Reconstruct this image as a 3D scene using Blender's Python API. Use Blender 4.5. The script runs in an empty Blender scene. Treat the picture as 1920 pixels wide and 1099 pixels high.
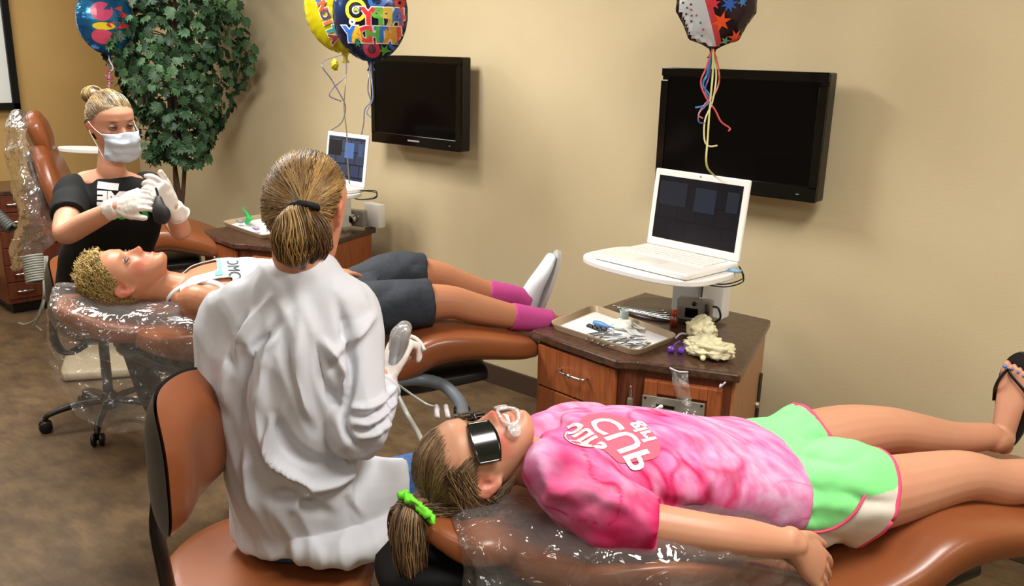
import bpy, bmesh, math, random
import numpy as np
from mathutils import Vector, Matrix
from mathutils.bvhtree import BVHTree

random.seed(7); RNG = np.random.RandomState(7)
SC = bpy.context.scene
COL = SC.collection

# ------------------------------------------------------------------ camera
IW, IH = 1920, 1099
FPX = 1650.0
CAMZ = 1.7
ANG = math.radians(49.6); PITCH = math.atan((549.5 - 100) / FPX); ROLL = math.radians(1.4)
CAM = np.array([0.0, 0.0, CAMZ])
Dv = np.array([-math.cos(ANG) * math.cos(PITCH), math.sin(ANG) * math.cos(PITCH), -math.sin(PITCH)])
_r = np.cross(Dv, [0, 0, 1.0]); _r /= np.linalg.norm(_r); _u = np.cross(_r, Dv)
Rv = math.cos(ROLL) * _r + math.sin(ROLL) * _u
Uv = -math.sin(ROLL) * _r + math.cos(ROLL) * _u
cd = bpy.data.cameras.new('camera'); cam = bpy.data.objects.new('camera', cd); COL.objects.link(cam)
cd.sensor_width = 36; cd.lens = 36 * FPX / IW; cd.clip_start = 0.05
M = Matrix(((Rv[0], Uv[0], -Dv[0], 0), (Rv[1], Uv[1], -Dv[1], 0), (Rv[2], Uv[2], -Dv[2], CAMZ), (0, 0, 0, 1)))
cam.matrix_world = M
SC.camera = cam
SC.view_settings.view_transform = 'Standard'; SC.view_settings.look = 'None'
SC.view_settings.gamma = 1; SC.view_settings.use_curve_mapping = False
SC.view_settings.exposure = -0.12

# ------------------------------------------------------------------ light
w = bpy.data.worlds.new('world'); SC.world = w; w.use_nodes = True
w.node_tree.nodes['Background'].inputs[0].default_value = (1.0, 0.93, 0.82, 1)
w.node_tree.nodes['Background'].inputs[1].default_value = 0.15
def area(name, loc, size, power, color=(1, 0.96, 0.90), rot=(0, 0, 0)):
    l = bpy.data.lights.new(name, 'AREA'); l.shape = 'RECTANGLE'; l.size = size[0]; l.size_y = size[1]
    l.energy = power; l.color = color
    o = bpy.data.objects.new(name, l); COL.objects.link(o); o.location = loc; o.rotation_euler = rot
    return o
for x, y, p in ((-5.5, 1.5, 40), (-3.1, 1.55, 100), (-0.1, 1.35, 72), (-5.3, -0.9, 30), (-2.8, -0.7, 24), (0.2, -1.1, 22), (1.8, 1.8, 24)):
    area('ceiling_lamp', (x, y, 2.73), (0.6, 1.2), p)

# ------------------------------------------------------------------ pixel -> place helpers (points at real distances)
def ray(px, py): return Dv * FPX + Rv * (px - 960) - Uv * (py - 549.5)
def PD(px, py, d): return CAM + ray(px, py) * (d / FPX)
def PZ(px, py, z):
    v = ray(px, py); return CAM + v * ((z - CAMZ) / v[2])
def PY(px, py, y):
    v = ray(px, py); return CAM + v * (y / v[1])
CA = math.radians(29)
ax_a = np.array([math.sin(CA), math.cos(CA), 0.0]); ax_n = np.array([ax_a[1], -ax_a[0], 0.0]); ax_z = np.array([0, 0, 1.0])
G0 = PD(880, 860, 1.65); B0 = PD(220, 520, 2.8)
def PL(P0, px, py, t):
    v = ray(px, py); k = ((P0 - CAM).dot(ax_n) + t) / v.dot(ax_n); return CAM + k * v
def GP(px, py, t=0): return PL(G0, px, py, t)
def BP(px, py, t=0): return PL(B0, px, py, t)
def A(*v): return np.array(v, float)
def nrm(v): v = np.array(v, float); return v / np.linalg.norm(v)

# ------------------------------------------------------------------ noise
def _hash(i, j, k):
    n = (i * 73856093) ^ (j * 19349663) ^ (k * 83492791)
    n = (n ^ (n >> 13)) * 1274126177
    n = n & 0x7fffffff
    return (n % 100003) / 100003.0
def vnoise(P):
    P = np.asarray(P, float); F = np.floor(P).astype(np.int64); f = P - F; f = f * f * (3 - 2 * f)
    r = 0
    for dx in (0, 1):
        for dy in (0, 1):
            for dz in (0, 1):
                h = _hash(F[:, 0] + dx, F[:, 1] + dy, F[:, 2] + dz)
                wx = f[:, 0] if dx else 1 - f[:, 0]; wy = f[:, 1] if dy else 1 - f[:, 1]; wz = f[:, 2] if dz else 1 - f[:, 2]
                r = r + h * wx * wy * wz
    return r * 2 - 1
def fbm(P, oct=3):
    r = 0; a = 1
    for _ in range(oct): r = r + a * vnoise(P); P = P * 2.03 + 17.3; a *= .5
    return r

# ------------------------------------------------------------------ materials
def lin(c):
    if isinstance(c, str): c = tuple(int(c[i:i + 2], 16) / 255 for i in (0, 2, 4))
    return tuple(((v + .055) / 1.055) ** 2.4 if v > .04045 else v / 12.92 for v in c) + (1,)
MATS = {}
def mat(name, col, rough=.5, metal=0, spec=.5, bump=None, var=None, sss=0, coat=0, emis=None, attr=None, aniso=None):
    """bump=(scale, strength, distance); var=(color2, scale[, (sx,sy,sz)]); attr: read colour attribute"""
    if name in MATS: return MATS[name]
    m = bpy.data.materials.new(name); MATS[name] = m; m.use_nodes = True
    N = m.node_tree.nodes; L = m.node_tree.links; b = N['Principled BSDF']
    b.inputs['Roughness'].default_value = rough; b.inputs['Metallic'].default_value = metal
    b.inputs['Specular IOR Level'].default_value = spec; b.inputs['Coat Weight'].default_value = coat
    b.inputs['Coat Roughness'].default_value = .15
    tc = N.new('ShaderNodeTexCoord')
    c = lin(col) if col else (1, 1, 1, 1)
    b.inputs['Base Color'].default_value = c
    src = None
    if attr:
        at = N.new('ShaderNodeAttribute'); at.attribute_name = 'Col'; src = at.outputs['Color']
    if var:
        mp = N.new('ShaderNodeMapping'); mp.inputs['Scale'].default_value = var[2] if len(var) > 2 else (1, 1, 1)
        nz = N.new('ShaderNodeTexNoise'); nz.inputs['Scale'].default_value = var[1]; nz.inputs['Detail'].default_value = 5
        L.new(tc.outputs['Object'], mp.inputs[0]); L.new(mp.outputs[0], nz.inputs['Vector'])
        mx = N.new('ShaderNodeMix'); mx.data_type = 'RGBA'
        rp = N.new('ShaderNodeMapRange'); rp.inputs[1].default_value = .35; rp.inputs[2].default_value = .65
        L.new(nz.outputs[0], rp.inputs[0]); L.new(rp.outputs[0], mx.inputs['Factor'])
        if src: L.new(src, mx.inputs[6]); mx.blend_type = 'MULTIPLY'
        else: mx.inputs[6].default_value = c
        mx.inputs[7].default_value = lin(var[0]); src = mx.outputs[2]
    if src: L.new(src, b.inputs['Base Color'])
    if bump:
        nb = N.new('ShaderNodeTexNoise'); nb.inputs['Scale'].default_value = bump[0]; nb.inputs['Detail'].default_value = 4
        bp = N.new('ShaderNodeBump'); bp.inputs['Strength'].default_value = bump[1]; bp.inputs['Distance'].default_value = bump[2]
        L.new(tc.outputs['Object'], nb.inputs['Vector']); L.new(nb.outputs[0], bp.inputs['Height']); L.new(bp.outputs[0], b.inputs['Normal'])
    if sss:
        b.inputs['Subsurface Weight'].default_value = sss; b.inputs['Subsurface Radius'].default_value = (.012, .004, .002); b.inputs['Subsurface Scale'].default_value = 1
    if emis:
        b.inputs['Emission Color'].default_value = lin(emis[0]); b.inputs['Emission Strength'].default_value = emis[1]
    return m
def film(name, tint='ffffff', haze=.1, rough=.05, bump=(12, .7, .03)):
    """clear thin plastic film: transparent with glossy reflections and a little haze"""
    m = bpy.data.materials.new(name); MATS[name] = m; m.use_nodes = True
    N = m.node_tree.nodes; L = m.node_tree.links; N.remove(N['Principled BSDF']); out = N['Material Output']
    tr = N.new('ShaderNodeBsdfTransparent'); tr.inputs[0].default_value = (.97, .97, .97, 1)
    gl = N.new('ShaderNodeBsdfGlossy'); gl.inputs['Roughness'].default_value = rough
    df = N.new('ShaderNodeBsdfDiffuse'); df.inputs[0].default_value = lin(tint)
    tc = N.new('ShaderNodeTexCoord'); nb = N.new('ShaderNodeTexNoise'); nb.inputs['Scale'].default_value = bump[0]; nb.inputs['Detail'].default_value = 2.5; nb.inputs['Distortion'].default_value = 1.5
    vo = N.new('ShaderNodeTexVoronoi'); vo.inputs['Scale'].default_value = bump[0] * .75; vo.feature = 'F1'; wz = N.new('ShaderNodeMapping'); wz.inputs['Scale'].default_value = (1, 1, .45); wz.inputs['Rotation'].default_value = (.4, .7, .2)
    L.new(tc.outputs['Object'], wz.inputs[0]); L.new(wz.outputs[0], vo.inputs['Vector'])
    ad = N.new('ShaderNodeMath'); ad.operation = 'ADD'; L.new(vo.outputs['Distance'], ad.inputs[0]); L.new(nb.outputs[0], ad.inputs[1])
    bp = N.new('ShaderNodeBump'); bp.inputs['Strength'].default_value = bump[1]; bp.inputs['Distance'].default_value = bump[2]
    L.new(tc.outputs['Object'], nb.inputs['Vector']); L.new(ad.outputs[0], bp.inputs['Height'])
    L.new(bp.outputs[0], gl.inputs['Normal'])
    lw = N.new('ShaderNodeLayerWeight'); lw.inputs[0].default_value = .35; L.new(bp.outputs[0], lw.inputs['Normal'])
    mr = N.new('ShaderNodeMapRange'); mr.inputs[3].default_value = .06; mr.inputs[4].default_value = .6
    L.new(lw.outputs['Fresnel'], mr.inputs[0])
    m1 = N.new('ShaderNodeMixShader'); m1.inputs[0].default_value = haze; L.new(tr.outputs[0], m1.inputs[1]); L.new(df.outputs[0], m1.inputs[2])
    m2 = N.new('ShaderNodeMixShader'); L.new(mr.outputs[0], m2.inputs[0]); L.new(m1.outputs[0], m2.inputs[1]); L.new(gl.outputs[0], m2.inputs[2])
    L.new(m2.outputs[0], out.inputs[0])
    return m
def wood(name, c1, c2, scale=6, vert=True):
    m = mat(name, c1, .38, spec=.5, coat=.15); N = m.node_tree.nodes; L = m.node_tree.links; b = N['Principled BSDF']
    tc = N.new('ShaderNodeTexCoord'); mp = N.new('ShaderNodeMapping'); mp.inputs['Scale'].default_value = (14, 14, 1.2) if vert else (1.2, 14, 14)
    nz = N.new('ShaderNodeTexNoise'); nz.inputs['Scale'].default_value = scale; nz.inputs['Detail'].default_value = 6; nz.inputs['Distortion'].default_value = .6
    cr = N.new('ShaderNodeValToRGB'); cr.color_ramp.elements[0].color = lin(c2); cr.color_ramp.elements[1].color = lin(c1)
    cr.color_ramp.elements[0].position = .35; cr.color_ramp.elements[1].position = .6
    L.new(tc.outputs['Object'], mp.inputs[0]); L.new(mp.outputs[0], nz.inputs['Vector']); L.new(nz.outputs[0], cr.inputs[0]); L.new(cr.outputs[0], b.inputs['Base Color'])
    return m

# ------------------------------------------------------------------ object helpers
def tag(o, label=None, cat=None, group=None, kind=None):
    if label: o['label'] = label
    if cat: o['category'] = cat
    if group: o['group'] = group
    if kind: o['kind'] = kind
    return o
def empty(name, loc, label, cat, group=None):
    o = bpy.data.objects.new(name, None); COL.objects.link(o); o.location = tuple(loc); o.empty_display_size = .1
    tag(o, label, cat, group); return o
def obj(name, V, F, m, parent=None, smooth=True, cols=None, auto=None):
    """V in world coordinates; when parented, kept in place (parents have translation only)"""
    V = np.asarray(V, float)
    off = np.array(parent_loc(parent)) if parent else V.mean(0)
    me = bpy.data.meshes.new(name); me.from_pydata((V - off).tolist(), [], [tuple(int(i) for i in f) for f in F]); me.update()
    if smooth: me.polygons.foreach_set('use_smooth', [True] * len(me.polygons))
    if cols is not None:
        at = me.color_attributes.new('Col', 'FLOAT_COLOR', 'POINT')
        c = np.ones((len(V), 4)); c[:, :3] = cols; at.data.foreach_set('color', c.ravel())
    o = bpy.data.objects.new(name, me); COL.objects.link(o)
    if m: me.materials.append(m)
    if parent: o.parent = parent
    else: o.location = tuple(off)
    if auto: 
        me.set_sharp_from_angle(angle=math.radians(auto))
    return o
def parent_loc(p):
    l = np.array(p.location)
    while p.parent: p = p.parent; l = l + np.array(p.location)
    return l
def join(parts):
    V = []; F = []; n = 0
    for v, f in parts:
        V.append(np.asarray(v, float)); F += [tuple(i + n for i in q) for q in f]; n += len(v)
    return np.vstack(V), F
def box(c, s, bevel=.0, R=None, seg=2):
    bm = bmesh.new(); bmesh.ops.create_cube(bm, size=1)
    for v in bm.verts: v.co = Vector((v.co.x * s[0], v.co.y * s[1], v.co.z * s[2]))
    if bevel: bmesh.ops.bevel(bm, geom=list(bm.edges), offset=bevel, segments=seg, profile=.5, affect='EDGES')
    V = np.array([v.co[:] for v in bm.verts]); F = [tuple(v.index for v in f.verts) for f in bm.faces]; bm.free()
    if R is not None: V = V @ np.array(R)          # rows of R: images of local x, y, z
    return V + np.array(c), F
def prism(poly, z0, z1, bevel=0):
    bm = bmesh.new(); vs = [bm.verts.new((p[0], p[1], z0)) for p in poly]; f = bm.faces.new(vs)
    r = bmesh.ops.extrude_face_region(bm, geom=[f])
    for g in r['geom']:
        if isinstance(g, bmesh.types.BMVert): g.co.z = z1
    bmesh.ops.recalc_face_normals(bm, faces=bm.faces)
    if bevel:
        bmesh.ops.bevel(bm, geom=list(bm.edges), offset=bevel, segments=2, profile=.5, affect='EDGES')
    bm.verts.index_update()
    V = np.array([v.co[:] for v in bm.verts]); F = [tuple(v.index for v in f.verts) for f in bm.faces]; bm.free()
    return V, F
def catmull(P, per=6):
    P = np.asarray(P, float); n = len(P)
    if n < 3: 
        t = np.linspace(0, 1, per * 2 + 1)[:, None]; return P[0] * (1 - t) + P[-1] * t
    out = []
    for i in range(n - 1):
        p0 = P[i - 1] if i else 2 * P[0] - P[1]; p1 = P[i]; p2 = P[i + 1]; p3 = P[i + 2] if i + 2 < n else 2 * P[-1] - P[-2]
        for k in range(per):
            t = k / per; out.append(.5 * ((2 * p1) + (-p0 + p2) * t + (2 * p0 - 5 * p1 + 4 * p2 - p3) * t * t + (-p0 + 3 * p1 - 3 * p2 + p3) * t ** 3))
    out.append(P[-1]); return np.array(out)
def loft(path, radii, side=None, n=16, per=5, cap=True, closed=True, flat=False, sup=2.0):
    """tube with elliptical sections; radii scalar or (along side, along other)"""
    path = np.asarray(path, float); rr = np.array([(r, r) if np.isscalar(r) else r for r in radii], float)
    if per > 1: PR = catmull(np.hstack([path, rr]), per)
    else: PR = np.hstack([path, rr])
    P = PR[:, :3]; R = np.maximum(PR[:, 3:], 1e-4)
    T = np.gradient(P, axis=0); T /= np.linalg.norm(T, axis=1)[:, None] + 1e-12
    if side is None:
        s0 = np.cross(T[0], [0, 0, 1.0]); 
        if np.linalg.norm(s0) < .2: s0 = np.cross(T[0], [1.0, 0, 0])
        side = s0
    S = []; s = nrm(side)
    for t in T:
        q = s - t * s.dot(t)
        if np.linalg.norm(q) < 1e-6: q = np.cross(t, [.3, .5, .8])
        q = nrm(q); S.append(q); s = q
    S = np.array(S); O = np.cross(T, S)
    rings = []; 
    if cap and not flat:
        m = min(R[0]) 
        for k in (.98, .85, .55): 
            a = math.sqrt(1 - k * k); rings.append((P[0] - T[0] * m * k, R[0] * a, S[0], O[0]))
    for i in range(len(P)): rings.append((P[i], R[i], S[i], O[i]))
    if cap and not flat:
        m = min(R[-1])
        for k in (.55, .85, .98):
            a = math.sqrt(1 - k * k); rings.append((P[-1] + T[-1] * m * k, R[-1] * a, S[-1], O[-1]))
    th = np.arange(n) * 2 * math.pi / n; V = []; e = 2.0 / sup
    ct = np.sign(np.cos(th)) * np.abs(np.cos(th)) ** e; st = np.sign(np.sin(th)) * np.abs(np.sin(th)) ** e
    for (p, r, s, o) in rings:
        V.append(p + np.outer(ct * r[0], s) + np.outer(st * r[1], o))
    V = np.vstack(V); F = []
    for i in range(len(rings) - 1):
        for j in range(n):
            a = i * n + j; b = i * n + (j + 1) % n; F.append((a, b, b + n, a + n))
    if cap:
        F.append(tuple(reversed(range(n)))); k = (len(rings) - 1) * n; F.append(tuple(range(k, k + n)))
    return V, F
def tube(path, r, n=6, per=5, flat=True):
    return loft(path, [r] * len(path), n=n, per=per, flat=flat)
def cyl(p0, p1, r0, r1=None, n=24, bev=0):
    r1 = r0 if r1 is None else r1; p0 = np.array(p0, float); p1 = np.array(p1, float)
    if bev:
        d = nrm(p1 - p0); pts = [p0, p0 + d * bev, p1 - d * bev, p1]; rs = [r0 - bev, r0, r1, r1 - bev]
        return loft(pts, rs, n=n, per=1, flat=True)
    return loft([p0, p1], [r0, r1], n=n, per=1, flat=True)
def lathe(prof, c, axis=(0, 0, 1), n=28):
    ax = nrm(axis); pts = [np.array(c) + ax * h for r, h in prof]
    s = nrm(np.cross(ax, [0.3, .9, .2])); o = np.cross(ax, s); th = np.arange(n) * 2 * math.pi / n
    V = np.vstack([p + np.outer(np.cos(th) * max(r, 1e-5), s) + np.outer(np.sin(th) * max(r, 1e-5), o) for p, (r, h) in zip(pts, prof)])
    F = []
    for i in range(len(prof) - 1):
        for j in range(n): a = i * n + j; b = i * n + (j + 1) % n; F.append((a, b, b + n, a + n))
    F.append(tuple(reversed(range(n)))); k = (len(prof) - 1) * n; F.append(tuple(range(k, k + n)))
    return V, F
def grid(fn, nu, nv, closed_u=False):
    V = [fn(i / (nu - 1), j / (nv - 1)) for i in range(nu) for j in range(nv)]
    F = [(i * nv + j, i * nv + j + 1, (i + 1) * nv + j + 1, (i + 1) * nv + j) for i in range(nu - 1) for j in range(nv - 1)]
    return np.array(V), F
def voxel(parts, size, smooth=4, fac=.5):
    V, F = join(parts); me = bpy.data.meshes.new('tmp'); me.from_pydata(V.tolist(), [], F); me.update()
    bm = bmesh.new(); bm.from_mesh(me); bmesh.ops.recalc_face_normals(bm, faces=bm.faces); bm.to_mesh(me); bm.free()
    o = bpy.data.objects.new('tmp', me); COL.objects.link(o)
    r = o.modifiers.new('r', 'REMESH'); r.mode = 'VOXEL'; r.voxel_size = size
    if smooth:
        s = o.modifiers.new('s', 'SMOOTH'); s.factor = fac; s.iterations = smooth
    dg = bpy.context.evaluated_depsgraph_get(); ev = o.evaluated_get(dg); m2 = ev.to_mesh()
    n = len(m2.vertices); VV = np.empty(n * 3); m2.vertices.foreach_get('co', VV); NN = np.empty(n * 3); m2.vertices.foreach_get('normal', NN)
    FF = [tuple(p.vertices) for p in m2.polygons]
    ev.to_mesh_clear(); bpy.data.objects.remove(o); bpy.data.meshes.remove(me)
    return VV.reshape(-1, 3), FF, NN.reshape(-1, 3)
def normals(V, F):
    me = bpy.data.meshes.new('tmp'); me.from_pydata(np.asarray(V).tolist(), [], F); me.update(); n = len(V)
    NN = np.empty(n * 3); me.vertices.foreach_get('normal', NN); bpy.data.meshes.remove(me); return NN.reshape(-1, 3)
def submesh(V, F, keep, off=None, relax=6):
    """faces whose vertices all satisfy keep[], optionally displaced; boundary smoothed"""
    FF = [f for f in F if all(keep[i] for i in f)]
    used = sorted({i for f in FF for i in f}); mp = {a: b for b, a in enumerate(used)}
    V2 = V[used].copy(); F2 = [tuple(mp[i] for i in f) for f in FF]
    if off is not None: V2 += off[used]
    cnt = {}
    for f in F2:
        for i in range(len(f)):
            e = tuple(sorted((f[i], f[(i + 1) % len(f)]))); cnt[e] = cnt.get(e, 0) + 1
    be = [e for e, c in cnt.items() if c == 1]; nb = {}
    for a, b in be: nb.setdefault(a, []).append(b); nb.setdefault(b, []).append(a)
    idx = [i for i in nb if len(nb[i]) == 2]
    for _ in range(relax):
        W = V2.copy()
        for i in idx: W[i] = .5 * V2[i] + .25 * (V2[nb[i][0]] + V2[nb[i][1]])
        V2 = W
    return V2, F2, used
def seg_dist(P, a, b):
    ab = b - a; t = np.clip(((P - a) @ ab) / (ab @ ab), 0, 1); return np.linalg.norm(P - (a + t[:, None] * ab), axis=1), t
def folds(V, N, lines, view):
    """ridges / valleys: lines = [(points, width, amp)] ; distance measured across the viewing side of cloth"""
    view = nrm(view); face = np.clip(-(N @ view) * 2, 0, 1); D = np.zeros(len(V)); Q = V - np.outer(V @ view, view)
    for pts, wd, amp in lines:
        pts = catmull([p - view * (np.array(p) @ view) for p in pts], 4); best = np.full(len(V), 9.)
        taper = np.zeros(len(V)); m = len(pts) - 1
        for i in range(m):
            d, t = seg_dist(Q, pts[i], pts[i + 1]); s = d < best; best[s] = d[s]; taper[s] = (i + t[s]) / m
        tp = np.clip(np.sin(np.pi * np.clip(taper * .9 + .05, 0, 1)) * 1.3, 0, 1)
        D += amp * np.exp(-(best / wd) ** 2) * tp
    return V + N * (np.clip(D * face, -.020, .03))[:, None]
def star(n, r0, r1, rot=0):
    return [((r0 if k % 2 == 0 else r1) * math.cos(rot + math.pi * k / n), (r0 if k % 2 == 0 else r1) * math.sin(rot + math.pi * k / n)) for k in range(2 * n)]
def text_mesh(s, size, thick=0.0, mirror=False, shear=0):
    c = bpy.data.curves.new('t', 'FONT'); c.body = s; c.size = size; c.align_x = 'CENTER'; c.align_y = 'CENTER'; c.offset = thick; c.shear = shear
    c.resolution_u = 3
    o = bpy.data.objects.new('t', c); COL.objects.link(o); dg = bpy.context.evaluated_depsgraph_get(); me = bpy.data.meshes.new_from_object(o.evaluated_get(dg))
    bpy.data.objects.remove(o); bpy.data.curves.remove(c)
    bm = bmesh.new(); bm.from_mesh(me); bpy.data.meshes.remove(me)
    if mirror:
        for v in bm.verts: v.co.x = -v.co.x
        bmesh.ops.reverse_faces(bm, faces=bm.faces)
    return bm
def cut_grid(bm, step):
    xs = [v.co.x for v in bm.verts]; ys = [v.co.y for v in bm.verts]
    for a, lo, hi in ((0, min(xs), max(xs)), (1, min(ys), max(ys))):
        k = lo + step
        while k < hi:
            co = [0, 0, 0]; co[a] = k; no = [0, 0, 0]; no[a] = 1
            bmesh.ops.bisect_plane(bm, geom=bm.verts[:] + bm.edges[:] + bm.faces[:], plane_co=co, plane_no=no); k += step
def decal(name, bm, org, xd, yd, target, m, parent, off=.0012, step=.012, rot=0, mid=None, mdir=None):
    """project a flat outline (bmesh in x,y) along its normal onto (V,F) target surface"""
    cut_grid(bm, step); bmesh.ops.triangulate(bm, faces=bm.faces)
    bvh = BVHTree.FromPolygons([tuple(v) for v in target[0]], target[1]); xd = nrm(xd); yd = nrm(yd); nd = np.cross(xd, yd)
    c, s = math.cos(rot), math.sin(rot); bm.verts.index_update(); V = []
    for v in bm.verts:
        x = v.co.x * c - v.co.y * s; y = v.co.x * s + v.co.y * c
        p = np.array(org) + xd * x + yd * y
        h = bvh.ray_cast(Vector(p + nd * .25), Vector(-nd), .6)
        V.append(np.array(h[0]) + nd * off if h[0] else None)
    F = [tuple(v.index for v in f.verts) for f in bm.faces]; bm.free()
    F = [f for f in F if all(V[i] is not None for i in f) and max(abs((V[f[0]] - V[f[k]]) @ nd) for k in range(len(f))) < .03]
    us = sorted({i for f in F for i in f}); mp = {a_: k for k, a_ in enumerate(us)}; V = [V[i] for i in us]; F = [tuple(mp[i] for i in f) for f in F]
    if not F: return None
    return obj(name, np.array(V), F, m, parent, smooth=False)
def poly_bm(pts):
    bm = bmesh.new(); vs = [bm.verts.new((p[0], p[1], 0)) for p in pts]; bm.faces.new(vs); return bm
def ring_bm(r0, r1, n=32, sq=1):
    bm = bmesh.new(); a = [bm.verts.new((r0 * math.cos(t), r0 * sq * math.sin(t), 0)) for t in np.arange(n) * 2 * math.pi / n]
    b = [bm.verts.new((r1 * math.cos(t), r1 * sq * math.sin(t), 0)) for t in np.arange(n) * 2 * math.pi / n]
    for i in range(n): bm.faces.new((a[i], a[(i + 1) % n], b[(i + 1) % n], b[i]))
    return bm
def strands(name, lines, rad, cols, m, parent, n=3):
    """many thin hair tubes as one mesh; lines: list of (k,3) arrays"""
    V = []; F = []; C = []; base = 0; th = np.arange(n) * 2 * math.pi / n
    for ln, c in zip(lines, cols):
        ln = np.asarray(ln); k = len(ln); T = np.gradient(ln, axis=0); T /= np.linalg.norm(T, axis=1)[:, None] + 1e-9
        s = np.cross(T, [.31, .52, .8]); s /= np.linalg.norm(s, axis=1)[:, None] + 1e-9; o = np.cross(T, s)
        r = rad * np.concatenate([np.ones(k - 1), [.3]])
        ring = ln[:, None, :] + (np.cos(th)[None, :, None] * s[:, None, :] + np.sin(th)[None, :, None] * o[:, None, :]) * r[:, None, None]
        V.append(ring.reshape(-1, 3)); C.append(np.repeat([c], k * n, axis=0))
        for i in range(k - 1):
            for j in range(n): F.append((base + i * n + j, base + i * n + (j + 1) % n, base + (i + 1) * n + (j + 1) % n, base + (i + 1) * n + j))
        base += k * n
    return obj(name, np.vstack(V), F, m, parent, cols=np.vstack(C))

# ================================================================== SETTING
XL, YB, XR, YF, ZC = -6.61, 3.30, 2.6, -3.6, 2.75
def struct(name, part, m, smooth=False):
    o = obj(name, part[0], part[1], m, smooth=smooth); o['kind'] = 'structure'; return o
m_wall = mat('wall_paint', 'cebf9c', .75, bump=(120, .25, .002), var=('c8b894', 1.5), spec=.3)
m_wall2 = mat('wall_paint_gold', 'c4a267', .75, bump=(120, .25, .002), var=('bd9a60', 1.5), spec=.3)
m_ceil = mat('ceiling_white', 'e6e2d8', .9)
m_floor = mat('floor_vinyl', '6f5a40', .5, var=('574634', 6, (1.3, 2.0, 1)), bump=(160, .2, .002), spec=.35)
# second, finer mottling in the floor
_N = m_floor.node_tree.nodes; _L = m_floor.node_tree.links; _b = _N['Principled BSDF']; _s = _b.inputs['Base Color'].links[0].from_socket
_n = _N.new('ShaderNodeTexNoise'); _n.inputs['Scale'].default_value = 45; _n.inputs['Detail'].default_value = 8; _n.inputs['Roughness'].default_value = .75
_tc = _N.new('ShaderNodeTexCoord'); _mp = _N.new('ShaderNodeMapping'); _mp.inputs['Scale'].default_value = (.35, 1.2, 1); _L.new(_tc.outputs['Object'], _mp.inputs[0]); _L.new(_mp.outputs[0], _n.inputs['Vector'])
_x = _N.new('ShaderNodeMix'); _x.data_type = 'RGBA'; _x.blend_type = 'OVERLAY'; _x.inputs['Factor'].default_value = .55
_L.new(_s, _x.inputs[6]); _L.new(_n.outputs[0], _x.inputs[7]); _L.new(_x.outputs[2], _b.inputs['Base Color'])
m_base = mat('baseboard_vinyl', '46342a', .5)
struct('floor', box(((XL + XR) / 2, (YF + YB) / 2, -.05), (XR - XL + .4, YB - YF + .4, .1)), m_floor)
struct('ceiling', box(((XL + XR) / 2, (YF + YB) / 2, ZC + .05), (XR - XL + .4, YB - YF + .4, .1)), m_ceil)
struct('wall_back', box(((XL + XR) / 2, YB + .06, ZC / 2), (XR - XL + .24, .12, ZC)), m_wall)
struct('wall_left', box((XL - .06, (YF + YB) / 2, ZC / 2), (.12, YB - YF, ZC)), m_wall2)
struct('wall_right', box((XR + .06, (YF + YB) / 2, ZC / 2), (.12, YB - YF, ZC)), m_wall)
struct('wall_front', box(((XL + XR) / 2, YF - .06, ZC / 2), (XR - XL + .24, .12, ZC)), m_wall)
struct('baseboard_back', box(((XL + XR) / 2, YB - .006, .052), (XR - XL, .014, .104), .003), m_base)
struct('baseboard_left', box((XL + .006, (YF + YB) / 2, .052), (.014, YB - YF, .104), .003), m_base)

# ---- whiteboard / projection screen on the left wall
m_black = mat('black_plastic', '0c0c0d', .35); m_blackg = mat('black_gloss', '050506', .12, spec=.35); m_scr = mat('screen_off', '060506', .12, spec=.12)
m_white = mat('white_plastic', 'e9e8e4', .35); m_whiteb = mat('whiteboard', 'e4e8e6', .35)
sc = empty('projection_screen', (XL, 2.2, 1.25), 'white screen panel with a wide black frame on the golden left wall', 'screen')
obj('screen_panel', *box((XL + .022, 1.55, 1.92), (.02, 1.78, 1.26)), m_whiteb, sc, False)
for c, s in (((XL + .028, 2.447, 1.9), (.04, .05, 1.3)), ((XL + .028, .65, 1.9), (.04, .05, 1.3)), ((XL + .028, 1.55, 1.27), (.04, 1.84, .05)), ((XL + .028, 1.55, 2.57), (.04, 1.84, .05))):
    obj('frame_bar', *box(c, s, .004), m_black, sc, False)

# ---- wall televisions
def television(label, px, depth, y):
    tl, tr, bl, br = [PY(*p, y) for p in px]
    x0 = (tl[0] + bl[0]) / 2; x1 = (tr[0] + br[0]) / 2; z1 = (tl[2] + tr[2]) / 2; z0 = (bl[2] + br[2]) / 2
    cx, cz, w_, h_ = (x0 + x1) / 2, (z0 + z1) / 2, x1 - x0, z1 - z0
    t = empty('television', (cx, YB, cz), label, 'television')
    b = .035 * w_ / .72
    obj('casing', *box((cx, y + depth / 2, cz), (w_, depth, h_), .008), m_blackg, t, False)
    obj('screen', *box((cx, y - .0005, cz + .012), (w_ - 2 * b, .004, h_ - 2 * b - .03)), m_scr, t, False)
    for q, (c, s) in enumerate((((cx, y - .002, z1 - b / 2), (w_ - .002, .010, b)), ((cx, y - .002, z0 + b / 2 + .012), (w_ - .002, .010, b + .024)), ((x0 + b / 2, y - .002, cz), (b, .010, h_ - 2 * b - .03)), ((x1 - b / 2, y - .002, cz), (b, .010, h_ - 2 * b - .03)))):
        obj('bezel', *box(c, s, .003), m_blackg, t, False)
    obj('back_shell', *box((cx, y + depth + .015, cz), (w_ * .8, .04, h_ * .75), .01), m_black, t, False)
    obj('wall_bracket', *box((cx, (y + depth + YB) / 2 + .01, cz), (.18, YB - y - depth, .18), .003), m_black, t, False)
    obj('brand_strip', *box((cx, y - .0075, z0 + .030), (w_ * .13, .002, .008)), mat('silver_print', '9a9a9a', .3), t, False)
    obj('indicator_light', *box((x1 - .07, y - .0075, z0 + .026), (.012, .002, .003)), mat('silver_print', '9a9a9a', .3), t, False)
    return t
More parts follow.
